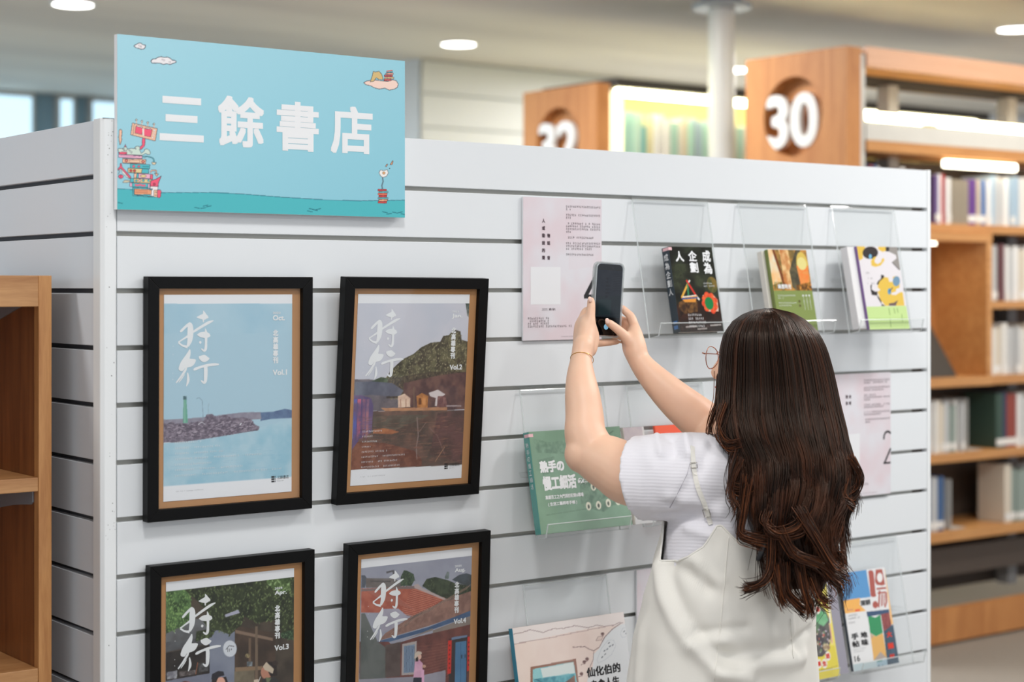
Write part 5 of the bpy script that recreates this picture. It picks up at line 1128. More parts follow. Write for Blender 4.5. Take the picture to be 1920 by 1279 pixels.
s.build('screen_picture', m_, ph)
b = MB(); b.disc(-.002, -.0535, .0056, -.0044, 24); b.build('shutter_button', emis('shutter_glow', (120, 170, 200), .55), ph)
MB().disc(.006, .063, .0016, -.0044, 12).build('front_camera', mat('lens_glass', (50, 52, 60), .1), ph)
MB().prism([(p[0] - .013, p[1] + .05) for p in rrect(.032, .034, .008)], 'y', .0038, .0065).build('camera_bump', mat('camera_bump_glass', (40, 42, 46), .2), ph)
for dx, dz in ((-.02, .057), (-.006, .043)): 
    b = MB(); b.prism([(dx + .0055 * math.cos(a), dz + .0055 * math.sin(a)) for a in np.linspace(0, 2 * math.pi, 20, endpoint=False)], 'y', .0065, .0085); b.build('camera_lens', mat('lens_black', (12, 12, 14), .08), ph)

# ================================================================ the woman
def remesh(mb, voxel, name, m, parent, smooth=4, disp=None, keep=None):
    me = bpy.data.meshes.new('tmp'); me.from_pydata(mb.v, [], mb.f); me.update()
    bm = bmesh.new(); bm.from_mesh(me); bmesh.ops.recalc_face_normals(bm, faces=bm.faces); bm.to_mesh(me); bm.free()
    o = bpy.data.objects.new('tmp', me); COL.objects.link(o)
    r_ = o.modifiers.new('r', 'REMESH'); r_.mode = 'VOXEL'; r_.voxel_size = voxel
    s_ = o.modifiers.new('s', 'SMOOTH'); s_.factor = .5; s_.iterations = smooth
    out = bpy.data.meshes.new_from_object(o.evaluated_get(bpy.context.evaluated_depsgraph_get()))
    bpy.data.objects.remove(o); bpy.data.meshes.remove(me)
    if disp is not None:
        n_ = len(out.vertices); co = np.empty(n_ * 3, np.float32); out.vertices.foreach_get('co', co); co = co.reshape(-1, 3).astype(float)
        no = np.empty(n_ * 3, np.float32); out.vertices.foreach_get('normal', no); no = no.reshape(-1, 3)
        co2 = disp(co, no, out); out.vertices.foreach_set('co', co2.astype(np.float32).ravel()); out.update()
    out.polygons.foreach_set('use_smooth', [True] * len(out.polygons)); out.materials.clear(); out.materials.append(m)
    out.name = name; q = bpy.data.objects.new(name, out); COL.objects.link(q)
    if parent: q.parent = parent; q.matrix_parent_inverse = Matrix.Translation(-parent.location)
    return q
FOOT = Vector((1.01, -.50, 0))
pr = thing('person', 'woman with long dark hair, white tee and cream dungaree dress, taking a photo', 'person', FOOT)
def pix(co):
    r_ = co - np.array(CAM); Z = r_ @ np.array(FW); return CX + FPX * (r_ @ np.array(RT)) / Z, HY - FPX * r_[:, 2] / Z, Z
SKIN = mat('skin', (240, 200, 172), .45, var=.035, scale=30, c2=(234, 188, 160), sss=.12, bump=.08, bscale=900)

# --- arms and hands, joint by joint
def J(px, py, y, r): return (onY(px, py, y), r)
body = MB()
# left arm (nearer)
SHL = Vector((.905, -.505, 1.215))
armL = [(Vector((.97, -.515, 1.18)), .056), (SHL, .058), J(1196, 893, -.42, .058), J(1150, 873, -.375, .053), J(1114, 850, -.335, .0465), J(1098, 815, -.318, .040), J(1096, 780, -.305, .0365), J(1092, 740, -.290, .0335), J(1089, 705, -.272, .0275), J(1090, 672, -.256, .0208), J(1094, 648, -.248, .021)]
body.limb(armL, 24, 6)
body.ball(onY(1092, 852, -.325), (.034, .034, .036))
# left palm: a flattened block from the wrist up the left edge of the phone
def limb(pts, n=16, sub=5, **k): body.limb(pts, n, sub, **k)
yP = PC.y
limb([J(1092, 668, -.250, .019), J(1096, 645, -.243, .0200), J(1100, 625, -.236, .0195), J(1100, 608, -.230, .0165), J(1098, 600, -.222, .012)])
limb([J(1090, 660, -.240, .018), J(1092, 635, -.226, .0185), J(1092, 612, -.214, .0165), J(1092, 602, -.206, .012)])
limb([J(1104, 655, -.244, .0165), J(1110, 634, -.238, .0150), J(1107, 612, -.236, .0125)])
# left thumb along the edge of the phone
limb([J(1106, 634, -.244, .0125), J(1107, 608, -.240, .0108), J(1107.5, 590, -.236, .0093), J(1108.5, 575, -.233, .0088), J(1108, 564, -.231, .0078)])
# left fingers wrap behind the phone, the little finger supports it from below
limb([J(1092, 604, -.212, .0095), J(1098, 585, -.196, .0088), J(1118, 578, -.190, .0082), J(1140, 580, -.194, .0076), J(1150, 583, -.199, .0066)])
limb([J(1092, 615, -.210, .0098), J(1100, 602, -.192, .009), J(1122, 598, -.188, .0084), J(1146, 600, -.194, .0078), J(1157, 603, -.201, .0068)])
limb([J(1094, 628, -.212, .0098), J(1104, 622, -.192, .009), J(1126, 620, -.189, .0082), J(1146, 621, -.195, .0076), J(1156, 622, -.203, .0066)])
limb([J(1098, 645, -.226, .0098), J(1114, 644.5, -.216, .0085), J(1130, 643, -.213, .008), J(1144, 641.5, -.214, .0076), J(1156, 641, -.219, .0066)])
# right arm
SHR = Vector((1.165, -.52, 1.195))
limb([(Vector((1.11, -.515, 1.185)), .060), (SHR, .058), (onY(1375, 835, -.44), .053), J(1335, 805, -.385, .0440), J(1305, 781, -.362, .0415), J(1270, 752, -.338, .0370), J(1238, 722, -.312, .0310), J(1212, 694, -.286, .0250), J(1199, 676, -.270, .0222), J(1192, 660, -.262, .0225)], 24, 6)
# right palm
limb([J(1198, 676, -.270, .0205), J(1193, 655, -.262, .0215), J(1190, 638, -.254, .0200), J(1190, 622, -.246, .0150), J(1191, 616, -.242, .011)])
limb([J(1190, 668, -.258, .018), J(1183, 652, -.246, .0175), J(1182, 638, -.236, .0155), J(1184, 626, -.228, .012)])
# right index along the far edge, other fingers curled behind, thumb on the glass
limb([J(1191, 628, -.246, .0115), J(1189, 610, -.236, .0098), J(1183, 594, -.226, .0090), J(1173, 584, -.216, .0082), J(1165, 577, -.208, .0072)])
limb([J(1187, 630, -.236, .0110), J(1184, 614, -.222, .0094), J(1177, 604, -.208, .0086), J(1168, 600, -.198, .0078), J(1160, 597, -.194, .0068)])
limb([J(1184, 636, -.230, .0110), J(1180, 624, -.214, .0092), J(1172, 617, -.202, .0084), J(1163, 613, -.194, .0076), J(1154, 611, -.191, .0066)])
limb([J(1181, 645, -.230, .0110), J(1175, 638, -.214, .009), J(1166, 632, -.204, .008), J(1156, 630, -.197, .0072), J(1148, 629, -.194, .0064)])
limb([J(1191, 660, -.262, .0150), J(1184, 647, -.258, .0128), J(1176, 635, -.253, .0112), J(1163, 622, -.246, .0096), J(1152, 613, -.240, .0088), J(1141, 605, -.236, .0078)])
# neck and head
HC = at(1434, 668, 3.255)
fd = Vector((-.26, .966, 0)).normalized(); lf = Vector((-fd.y, fd.x, 0))           # facing, and her left
MH = Matrix((( -lf.x, fd.x, 0), (-lf.y, fd.y, 0), (0, 0, 1)))                     # local: x her right, y forward, z up
MH = Matrix(((-lf.x, fd.x, 0), (-lf.y, fd.y, 0), (0, 0, 1)))
def H(x, y, z): return HC + MH @ Vector((x, y, z))
body.limb([(Vector((1.045, -.505, 1.17)), .06), (Vector((1.046, -.508, 1.235)), .052), (Vector((1.048, -.51, 1.29)), .047), (H(0, -.014, -.10), .048), (H(0, -.01, -.04), .054)], 24, 5)
body.ball(H(0, -.012, .004), (.072, .088, .074), 24, MH)
body.ball(H(0, .020, -.030), (.061, .068, .080), 24, MH)
body.ball(H(0, .052, -.084), (.034, .034, .028), 16, MH)                          # chin
body.limb([(H(0, .084, .004), .007), (H(0, .098, -.018), .0085), (H(0, .106, -.034), .0105), (H(0, .098, -.042), .008)], 12, 4)  # nose
for sx in (-1, 1):
    body.ball(H(sx * .012, .096, -.039), (.0075, .008, .006), 10, MH)
    body.ball(H(sx * .037, .062, -.030), (.024, .022, .022), 14, MH)               # cheeks
    body.limb([(H(sx * .042, .056, .024), .006), (H(sx * .028, .066, .027), .0065), (H(sx * .010, .074, .020), .006)], 10, 3)
    body.ball(H(sx * .072, -.006, -.016), (.008, .018, .029), 14, MH)              # ears
body.ball(H(0, .090, -.060), (.018, .008, .005), 12, MH); body.ball(H(0, .088, -.070), (.016, .009, .006), 12, MH)
# torso, hips, legs, feet
def ring(cx, cy, z, a, b, n=32): return [(cx + a * math.cos(i * 2 * math.pi / n), cy + b * math.sin(i * 2 * math.pi / n), z) for i in range(n)]
TOR = [(.78, .995, -.485, .165, .118), (.86, .997, -.488, .168, .115), (.95, 1.004, -.495, .150, .105), (1.03, 1.016, -.503, .148, .106), (1.10, 1.028, -.510, .155, .108), (1.17, 1.040, -.514, .150, .096), (1.205, 1.045, -.514, .120, .070), (1.23, 1.047, -.512, .060, .050)]
body.loft([ring(x, y, z, a, b) for z, x, y, a, b in TOR])
for sx in (-1, 1):
    body.limb([(Vector((.995 + sx * .075, -.49, .82)), .098), (Vector((.995 + sx * .085, -.49, .66)), .078), (Vector((1.0 + sx * .088, -.495, .47)), .054), (Vector((1.003 + sx * .09, -.505, .33)), .052), (Vector((1.005 + sx * .09, -.515, .12)), .033), (Vector((1.005 + sx * .09, -.515, .055)), .034)], 20, 5)
    body.limb([(Vector((1.005 + sx * .09, -.535, .036)), .027), (Vector((1.003 + sx * .095, -.48, .034)), .030), (Vector((1.0 + sx * .10, -.41, .026)), .022)], 14, 4)
bo = remesh(body, .0034, 'body', SKIN, pr, 5)
# face details, nails
EYW = mat('eye_white', (238, 236, 232), .2); EYB = mat('iris_brown', (48, 30, 22), .15); LIP = mat('lip', (196, 104, 98), .4); NAIL = mat('nail', (244, 208, 192), .22)
def part(mb, name, m, **k):
    q = mb.build(name, m, pr, **k); q.matrix_parent_inverse = Matrix.Translation(-FOOT); return q
for sx in (-1, 1):
    part(MB().ball(H(sx * .030, .0655, .002), (.012, .011, .0085), 12, MH), 'eye', EYW, smooth=True)
    part(MB().ball(H(sx * .030, .0748, .002), (.0052, .0030, .0052), 10, MH), 'iris', EYB, smooth=True)
    part(MB().limb([(H(sx * .042, .061, .024), .0014), (H(sx * .030, .0705, .029), .0022), (H(sx * .015, .0765, .025), .0018)], 8, 4), 'eyebrow', EYB, smooth=True)
part(MB().ball(H(0, .0965, -.0605), (.019, .0040, .0040), 12, MH), 'upper_lip', LIP, smooth=True)
part(MB().ball(H(0, .0955, -.068), (.016, .0045, .0045), 12, MH), 'lower_lip', LIP, smooth=True)
for q_, d_ in ((onY(1138.8, 602, -.2445), (.0050, .0018, .0062)), (onY(1106.5, 561.5, -.2385), (.0048, .0016, .0060))):
    part(MB().ball(q_, d_, 10, Matrix.Rotation(R(-35), 3, 'Y')), 'nail', NAIL, smooth=True)
for a_, b_, r_ in ((1166, 577, -.2155),):
    part(MB().ball(onY(a_, b_, r_), (.0040, .0016, .0044), 10), 'nail', NAIL, smooth=True)

# --- white ribbed tee
m, nt, p = newmat('white_rib_knit')
p.inputs['Base Color'].default_value = rgba((232, 230, 236)); p.inputs['Roughness'].default_value = .8; p.inputs['Sheen Weight'].default_value = .2
tc = nt.nodes.new('ShaderNodeTexCoord'); mp = nt.nodes.new('ShaderNodeMapping'); mp.inputs['Rotation'].default_value = (R(6), R(-8), 0)
wv = nt.nodes.new('ShaderNodeTexWave'); wv.bands_direction = 'Z'; wv.inputs['Scale'].default_value = 52; wv.inputs['Distortion'].default_value = 1.2; wv.inputs['Detail'].default_value = 2; wv.inputs['Detail Scale'].default_value = 1.0
bp = nt.nodes.new('ShaderNodeBump'); bp.inputs['Strength'].default_value = .16; bp.inputs['Distance'].default_value = .0016
nt.links.new(tc.outputs['Object'], mp.inputs[0]); nt.links.new(mp.outputs[0], wv.inputs['Vector']); nt.links.new(wv.outputs['Fac'], bp.inputs['Height']); nt.links.new(bp.outputs[0], p.inputs['Normal'])
TEE = m
tee = MB()
TT = [(.93, 1.002, -.493, .160, .115), (1.03, 1.014, -.503, .158, .118), (1.10, 1.028, -.510, .165, .120), (1.17, 1.040, -.516, .170, .112), (1.215, 1.045, -.516, .155, .094), (1.243, 1.047, -.513, .115, .076), (1.262, 1.047, -.512, .072, .066)]
tee.loft([ring(x, y, z, a, b) for z, x, y, a, b in TT])
tee.limb([(Vector((1.00, -.515, 1.175)), .082), (Vector((.935, -.510, 1.20)), .082), J(1262, 893, -.470, .0800), J(1222, 895, -.440, .0790), J(1183, 897, -.412, .0765)], 28, 6, open_end=True)
cE = onY(1183, 897, -.412); aE = (cE - onY(1222, 895, -.440)).normalized()
for i in range(len(tee.v) - 28, len(tee.v)):        # the cuff stands out towards the camera side and hangs back below the arm
    v_ = Vector(tee.v[i]) - cE; tee.v[i] = tuple(cE + v_ * 1.04 + aE * (.022 * v_.dot(-FW) / .0765 - .006 + min(0, v_.z) * .16))
tee.limb([(Vector((1.09, -.515, 1.175)), .080), (Vector((1.14, -.515, 1.195)), .078), (Vector((1.175, -.495, 1.20)), .073), (onY(1420, 850, -.45), .064)], 28, 6)
def fold(co, no, lines, amp, wid):
    """raise soft creases along lines given as 3D polylines"""
    d = np.zeros(len(co))
    for pts, a_, w_ in lines:
        best = np.full(len(co), 1e9)
        P_ = [np.array(q) for q in pts]
        for q0, q1 in zip(P_, P_[1:]):
            v = q1 - q0; t_ = np.clip(((co - q0) @ v) / (v @ v), 0, 1); dd = np.linalg.norm(co - (q0 + t_[:, None] * v), axis=1); best = np.minimum(best, dd)
        d += a_ * np.exp(-(best / w_) ** 2)
    return co + no * d[:, None]
def nz(co, sc, seed=0):
    out = np.zeros(len(co)); rr_ = np.random.default_rng(seed)
    for k in range(5):
        v = rr_.normal(size=3) * sc; out += np.sin(co @ v + rr_.uniform(0, 6))
    return out / 5
FLD = lambda pts: [tuple(onY(*p)) for p in pts]
def ray_pts(bv, pts):
    out = []
    for a in pts:
        h = bv.ray_cast(CAM, ray(a[0], a[1]).normalized())
        out.append(tuple(h[0]) if h[0] is not None else tuple(onY(*a)))
    return out
def tee_disp(co, no, me_):
    bv = BVHTree.FromPolygons([tuple(v) for v in co], [tuple(p_.vertices) for p_ in me_.polygons]); FLD = lambda pts: ray_pts(bv, pts)
    ls = [(FLD([(1345, 985, -.63), (1290, 968, -.60), (1240, 968, -.55)]), -.007, .012), (FLD([(1340, 1005, -.63), (1290, 990, -.61), (1238, 992, -.55)]), .006, .011), (FLD([(1350, 960, -.63), (1300, 940, -.6), (1255, 935, -.54)]), .006, .014),
          (FLD([(1338, 830, -.55), (1310, 880, -.57), (1262, 945, -.55)]), -.006, .010), (FLD([(1210, 822, -.47), (1225, 880, -.50), (1215, 950, -.48)]), .004, .014), (FLD([(1250, 818, -.46), (1262, 870, -.52), (1248, 940, -.53)]), -.004, .012),
          (FLD([(1232, 817, -.46), (1240, 850, -.5)]), .007, .008), (FLD([(1262, 822, -.46), (1268, 850, -.52)]), -.007, .008), (FLD([(1285, 818, -.47), (1290, 850, -.54)]), .009, .009), (FLD([(1380, 850, -.6), (1400, 900, -.63)]), .004, .02)]
    co = fold(co, no, ls, 1, 1)
    return co + no * (nz(co, 28, 2) * .0034 + nz(co, 70, 3) * .0008)[:, None]
to = remesh(tee, .0045, 't_shirt', TEE, pr, 5, tee_disp)

# --- cream dungaree dress: a thin shell, its top edge lower at the sides
m, nt, p = newmat('cream_twill')
p.inputs['Base Color'].default_value = rgba((233, 230, 222)); p.inputs['Roughness'].default_value = .75; p.inputs['Sheen Weight'].default_value = .15
tc = nt.nodes.new('ShaderNodeTexCoord'); n1 = nt.nodes.new('ShaderNodeTexNoise'); n1.inputs['Scale'].default_value = 700; bp = nt.nodes.new('ShaderNodeBump'); bp.inputs['Strength'].default_value = .12; bp.inputs['Distance'].default_value = .001
nt.links.new(tc.outputs['Object'], n1.inputs['Vector']); nt.links.new(n1.outputs['Fac'], bp.inputs['Height']); nt.links.new(bp.outputs[0], p.inputs['Normal'])
CRT = m
DR = [(.30, .985, -.48, .255, .215), (.45, .988, -.482, .238, .195), (.60, .992, -.484, .220, .172), (.74, .994, -.486, .204, .152), (.82, .995, -.487, .197, .146), (.90, .997, -.489, .188, .141), (.97, 1.004, -.495, .179, .136), (1.04, 1.015, -.503, .172, .133), (1.10, 1.028, -.511, .172, .131), (1.17, 1.040, -.517, .178, .124)]
def dr_at(z):
    for q0, q1 in zip(DR, DR[1:]):
        if q0[0] <= z <= q1[0]:
            t_ = (z - q0[0]) / (q1[0] - q0[0]); t_ = t_ * t_ * (3 - 2 * t_) * .4 + t_ * .6
            return [a + (b - a) * t_ for a, b in zip(q0, q1)][1:]
    return DR[-1][1:] if z > 1 else DR[0][1:]
def top_z(th):
    """th: angle round the body; -90 deg is the middle of her back"""
    d = math.degrees(th) % 360
    back = abs((d - 270 + 180) % 360 - 180); front = abs((d - 90 + 180) % 360 - 180)
    # keys: centre back, strap seam, side, front bib
    xs = [0, 30, 44, 54, 57, 65, 75, 85, 101, 109, 120, 140, 180]; zs = [1.075, 1.085, 1.10, 1.124, 1.125, 1.086, 1.066, 1.055, 1.052, 1.07, 1.116, 1.13, 1.15]
    return float(np.interp(back, xs, zs))
NT, NZ = 220, 120
th_ = np.linspace(0, 2 * np.pi, NT, endpoint=False)
G = np.zeros((NZ, NT, 3)); 
for j, th in enumerate(th_):
    zt = top_z(th)
    for i in range(NZ):
        z = .30 + (zt - .30) * (i / (NZ - 1)) ** .9; cx, cy, a, b = dr_at(z)
        G[i, j] = (cx + a * math.cos(th), cy + b * math.sin(th), z)
Gn = np.stack([np.cos(th_)[None].repeat(NZ, 0), np.sin(th_)[None].repeat(NZ, 0) * 1.2, np.zeros((NZ, NT))], -1).reshape(-1, 3); Gn /= np.linalg.norm(Gn, axis=1)[:, None]
Gf = G.reshape(-1, 3)
DB0 = BVHTree.FromPolygons([tuple(v) for v in Gf], [(i * NT + j, i * NT + (j + 1) % NT, (i + 1) * NT + (j + 1) % NT, (i + 1) * NT + j) for i in range(NZ - 1) for j in range(NT)])
FLD = lambda pts: ray_pts(DB0, pts)
lines = [(FLD([(1238, 1062, -.52), (1245, 1110, -.55), (1268, 1165, -.57), (1300, 1210, -.60), (1350, 1255, -.62), (1400, 1275, -.63)]), .013, .016), (FLD([(1250, 1062, -.53), (1262, 1110, -.57), (1290, 1165, -.6), (1330, 1215, -.62), (1380, 1250, -.63)]), -.010, .016),
         (FLD([(1258, 1058, -.55), (1290, 1072, -.60), (1330, 1105, -.63)]), -.009, .013), (FLD([(1250, 1046, -.55), (1300, 1052, -.6), (1350, 1090, -.63)]), .005, .012), (FLD([(1300, 1192, -.61), (1350, 1182, -.63), (1400, 1178, -.64)]), -.007, .010), (FLD([(1300, 1205, -.61), (1360, 1200, -.63)]), .006, .012),
         (FLD([(1350, 1262, -.63), (1420, 1245, -.62), (1500, 1230, -.56)]), .012, .016), (FLD([(1360, 1235, -.63), (1430, 1225, -.62), (1490, 1215, -.57)]), -.010, .018), (FLD([(1485, 1205, -.56), (1515, 1180, -.53)]), -.008, .008), (FLD([(1487, 1230, -.56), (1482, 1150, -.57)]), .003, .004),
         (FLD([(1420, 1100, -.64), (1430, 1150, -.64), (1440, 1210, -.62)]), .007, .025), (FLD([(1215, 1090, -.48), (1205, 1180, -.5), (1195, 1280, -.5)]), .005, .012)]
Gf = fold(Gf, Gn, [(a, b * 1.0, c) for a, b, c in lines], 1, 1); hemk = np.clip((1.0 - Gf[:, 2]) / .5, 0, 1)
ang = np.tile(th_, NZ); Gf = Gf + Gn * (np.sin(ang * 9 + Gf[:, 2] * 3) * .010 * hemk + np.sin(ang * 5 + 1) * .006 * hemk + nz(Gf, 22, 5) * .003)[:, None]
dm = MB(); dm.v = [tuple(v) for v in Gf]; dm.f = [(i * NT + j, i * NT + (j + 1) % NT, (i + 1) * NT + (j + 1) % NT, (i + 1) * NT + j) for i in range(NZ - 1) for j in range(NT)]; dm.mi = [0] * len(dm.f)
do = part(dm, 'dungaree_dress', CRT, smooth=True, solid=.0022)
# rolled hem along the top edge, a centre back seam and the short front seam lines
topv = [Vector(Gf[(NZ - 1) * NT + j]) for j in range(NT)]
q = MB().tube(topv, .0021, 8, closed=True).build('top_hem', CRT, do, smooth=True)
def on_dress(px, py):
    bv = DBV; h = bv.ray_cast(CAM, ray(px, py).normalized()); return h[0], h[1]
DBV = BVHTree.FromPolygons([tuple(v) for v in Gf], dm.f)
TBV = BVHTree.FromPolygons([tuple(v.co) for v in to.data.vertices], [tuple(p_.vertices) for p_ in to.data.polygons])
def on_tee(px, py):
    h = TBV.ray_cast(CAM, ray(px, py).normalized()); return h[0], h[1]
for nm_, pts in (('back_seam', [(1367, 1000), (1362, 1050), (1356, 1120), (1350, 1180), (1343, 1240), (1340, 1275)]), ('dart_seam', [(1482, 1160), (1484, 1200), (1487, 1235)])):
    pts = [(np.interp(k_, range(len(pts)), [q_[0] for q_ in pts]), np.interp(k_, range(len(pts)), [q_[1] for q_ in pts])) for k_ in np.linspace(0, len(pts) - 1, 40)]
    P_ = [on_dress(*a) for a in pts]; P_ = [a[0] + a[1] * .0012 * (1 if a[1].dot(CAM - a[0]) > 0 else -1) for a in P_ if a[0]]
    if len(P_) > 1: MB().tube(P_, .0010, 6).build(nm_, CRT, do, smooth=True)
# strap with its slide adjuster and loop
def strap(pts, w_=.0085, off=.0022):
    P_ = []; N_ = []
    for k in range(len(pts) - 1):
        for t_ in np.linspace(0, 1, 6, endpoint=(k == len(pts) - 2)):
            x, y = pts[k][0] * (1 - t_) + pts[k + 1][0] * t_, pts[k][1] * (1 - t_) + pts[k + 1][1] * t_
            a, n_ = on_tee(x, y)
            if a is None: continue
            if n_.dot(CAM - a) < 0: n_ = -n_
            P_.append(a + n_ * off); N_.append(n_)
    for _ in range(3): P_ = [P_[0]] + [(P_[i - 1] + P_[i] * 2 + P_[i + 1]) / 4 for i in range(1, len(P_) - 1)] + [P_[-1]]
    b = MB(); rings = []
    for i, a in enumerate(P_):
        t_ = (P_[min(i + 1, len(P_) - 1)] - P_[max(i - 1, 0)]).normalized(); sd = t_.cross(N_[i]).normalized(); n_ = N_[i]
        rings.append([a - sd * w_ / 2 - n_ * .0008, a + sd * w_ / 2 - n_ * .0008, a + sd * w_ / 2 + n_ * .0010, a - sd * w_ / 2 + n_ * .0010])
    b.loft(rings); return b, P_, N_
sb, SP, SN = strap([(1297, 838), (1300, 880), (1310, 920), (1325, 955), (1333, 984)])
so = sb.build('strap', CRT, do, smooth=False)
MET = mat('buckle_metal', (196, 192, 184), .2, .9)
for k in (.22, .86):
    i = int(k * (len(SP) - 1)); a = SP[i]; t_ = (SP[i + 1] - SP[i - 1]).normalized(); n_ = SN[i]; sd = t_.cross(n_).normalized(); h_ = .0045 if k < .5 else .0075
    c_ = [a + sd * sx * .0062 + t_ * sz * h_ + n_ * .002 for sx, sz in ((-1, -1), (1, -1), (1, 1), (-1, 1))]
    MB().tube(c_, .0009, 6, closed=True).build('buckle', MET, so, smooth=True)
P_ = [on_tee(*a_) for a_ in ((1294, 868), (1288, 890), (1277, 912), (1266, 934), (1256, 952))]
MB().tube([a_[0] + a_[1] * .0003 for a_ in P_], .0006, 5).build('armhole_seam', mat('seam_thread', (176, 172, 182), .8), to, smooth=True)
# second strap, under the hair
P2 = [Vector((1.115, -.585, 1.25)), Vector((1.125, -.618, 1.20)), Vector((1.125, -.630, 1.14)), Vector((1.12, -.628, 1.10))]
b = MB(); b.loft([[a + Vector((-.004, 0, 0)), a + Vector((.004, 0, 0)), a + Vector((.004, -.002, 0)), a + Vector((-.004, -.002, 0))] for a in P2]); b.build('strap', CRT, do)
# flat shoes
for sx in (-1, 1):
    part(MB().limb([(Vector((1.005 + sx * .09, -.545, .036)), .033), (Vector((1.003 + sx * .095, -.48, .034)), .0335), (Vector((1.0 + sx * .10, -.40, .030)), .0290), (Vector((1.0 + sx * .10, -.39, .029)), .027)], 18, 4), 'shoe', mat('white_shoe', (232, 230, 226), .5) if sx < 0 else bpy.data.materials['white_shoe'], smooth=True)

# --- bracelet and glasses
bc_ = onY(1091, 674, -.257); ax = (onY(1089, 705, -.272) - onY(1092, 655, -.252)).normalized(); s1 = ax.cross(Vector((0, 1, 0))).normalized(); s2 = ax.cross(s1).normalized()
GOLD = mat('gold', (232, 184, 96), .25, 1)
part(MB().tube([bc_ + (s1 * math.cos(a) + s2 * math.sin(a)) * .0222 + ax * .004 * math.cos(a + .6) for a in np.linspace(0, 2 * math.pi, 40, endpoint=False)], .0007, 6, closed=True), 'bracelet', GOLD, smooth=True)
ROSE = mat('rose_gold', (196, 140, 120), .25, 1)
gl = MB(); 
for sx in (-1, 1):
    c_ = H(sx * .034, .098, -.004)
    gl.tube([c_ + MH @ Vector((.0225 * math.cos(a), -.004 * abs(math.cos(a)), .021 * math.sin(a))) for a in np.linspace(0, 2 * math.pi, 36, endpoint=False)], .0009, 6, closed=True)
gl.tube([H(-.012, .098, .002), H(0, .102, .006), H(.012, .098, .002)], .0009, 6)
for sx in (-1, 1): gl.tube([H(sx * .056, .096, .004), H(sx * .062, .092, .005), H(sx * .075, .03, .004), H(sx * .078, -.01, .0), H(sx * .076, -.028, -.02)], .0010, 6); gl.tube([H(sx * .056, .096, .004), H(sx * .061, .099, .006)], .0014, 6)
go = part(gl, 'glasses', ROSE, smooth=True)
for sx in (-1, 1):
    b = MB(); c_ = H(sx * .034, .098, -.004)
    b.add([c_ + MH @ Vector((.022 * math.cos(a), -.003 * abs(math.cos(a)), .0205 * math.sin(a))) for a in np.linspace(0, 2 * math.pi, 28, endpoint=False)], [tuple(range(28))]); b.build('lens', PANE, go)

# --- hair
ROWS = [(578, 1438, 1444, 3.25, .004), (582, 1412, 1470, 3.25, .045), (590, 1392, 1493, 3.25, .066), (603, 1374, 1513, 3.248, .084), (625, 1360, 1532, 3.245, .098), (655, 1353, 1546, 3.242, .104), (690, 1350, 1556, 3.236, .104), (730, 1346, 1565, 3.222, .098), (775, 1343, 1574, 3.20, .092), (820, 1352, 1585, 3.17, .082), (860, 1374, 1595, 3.145, .072), (900, 1380, 1603, 3.125, .064), (945, 1386, 1596, 3.11, .058), (985, 1398, 1580, 3.10, .052), (1030, 1416, 1574, 3.095, .046), (1075, 1428, 1578, 3.09, .040), (1110, 1440, 1574, 3.09, .032), (1150, 1490, 1562, 3.09, .020)]
RA = np.array(ROWS, float)
def hrow(y): return [np.interp(y, RA[:, 0], RA[:, k]) for k in range(1, 5)]
def hpt(y, phi, k=1.0, dx=0.0, dz=0.0):
    """point of the hair mass at pixel row y of the photograph; phi runs round it, 270 deg is towards the camera"""
    L_, R_, Z, D = hrow(y); c = (L_ + R_) / 2; w_ = (R_ - L_) / 2
    return at(c + w_ * k * math.cos(phi) + dx, y, Z + D * k * math.sin(phi) + dz)
hm, nt, p = newmat('dark_brown_hair')
a_ = nt.nodes.new('ShaderNodeAttribute'); a_.attribute_name = 'Col'; nt.links.new(a_.outputs['Color'], p.inputs['Base Color'])
p.inputs['Roughness'].default_value = .36; p.inputs['Specular IOR Level'].default_value = .32; p.inputs['Specular Tint'].default_value = (1, .82, .70, 1); p.inputs['Anisotropic'].default_value = .5
core = MB(); ys = list(np.linspace(580, 1105, 36)); n = 40
FACE0, FACE1 = R(95), R(174)     # gap for the face, seen from above
rings = []
for y in ys:
    k = .93 if y < 1000 else .93 - .35 * (y - 1000) / 105
    rings.append([hpt(y, i * 2 * math.pi / n, k) if not (y > 640 and FACE0 < i * 2 * math.pi / n < FACE1) else hpt(y, i * 2 * math.pi / n, k * max(.30, 1 - (y - 640) / 40)) for i in range(n)])
core.loft(rings)
cob = part(core, 'hair_mass', mat('hair_core_brown', (26, 16, 12), .5), smooth=True)  # solid core under the strands, close to their darkest brown
rr_ = random.Random(11); HV = []; HF = []; HCc = []
def strand(pts, rad, col, nside=3):
    m_ = len(pts); base = len(HV); ref = Vector((0, 0, 1))
    for i, q_ in enumerate(pts):
        t_ = (pts[min(i + 1, m_ - 1)] - pts[max(i - 1, 0)])
        if t_.length < 1e-7: t_ = Vector((0, 0, -1))
        t_.normalize(); a = t_.cross(Vector((.31, .52, .12))).normalized(); b = t_.cross(a)
        r_ = rad * (1 if i < m_ * .75 else max(.15, 1 - (i - m_ * .75) / (m_ * .25) * .85))
        for k in range(nside): an = k * 2 * math.pi / nside; HV.append(tuple(q_ + a * r_ * math.cos(an) + b * r_ * math.sin(an))); HCc.append(col)
    for i in range(m_ - 1):
        for k in range(nside): HF.append((base + i * nside + k, base + i * nside + (k + 1) % nside, base + (i + 1) * nside + (k + 1) % nside, base + (i + 1) * nside + k))
DK, MDc, LT = np.array(lin((26, 15, 11))), np.array(lin((74, 42, 28))), np.array(lin((128, 74, 44)))
NCL = 150
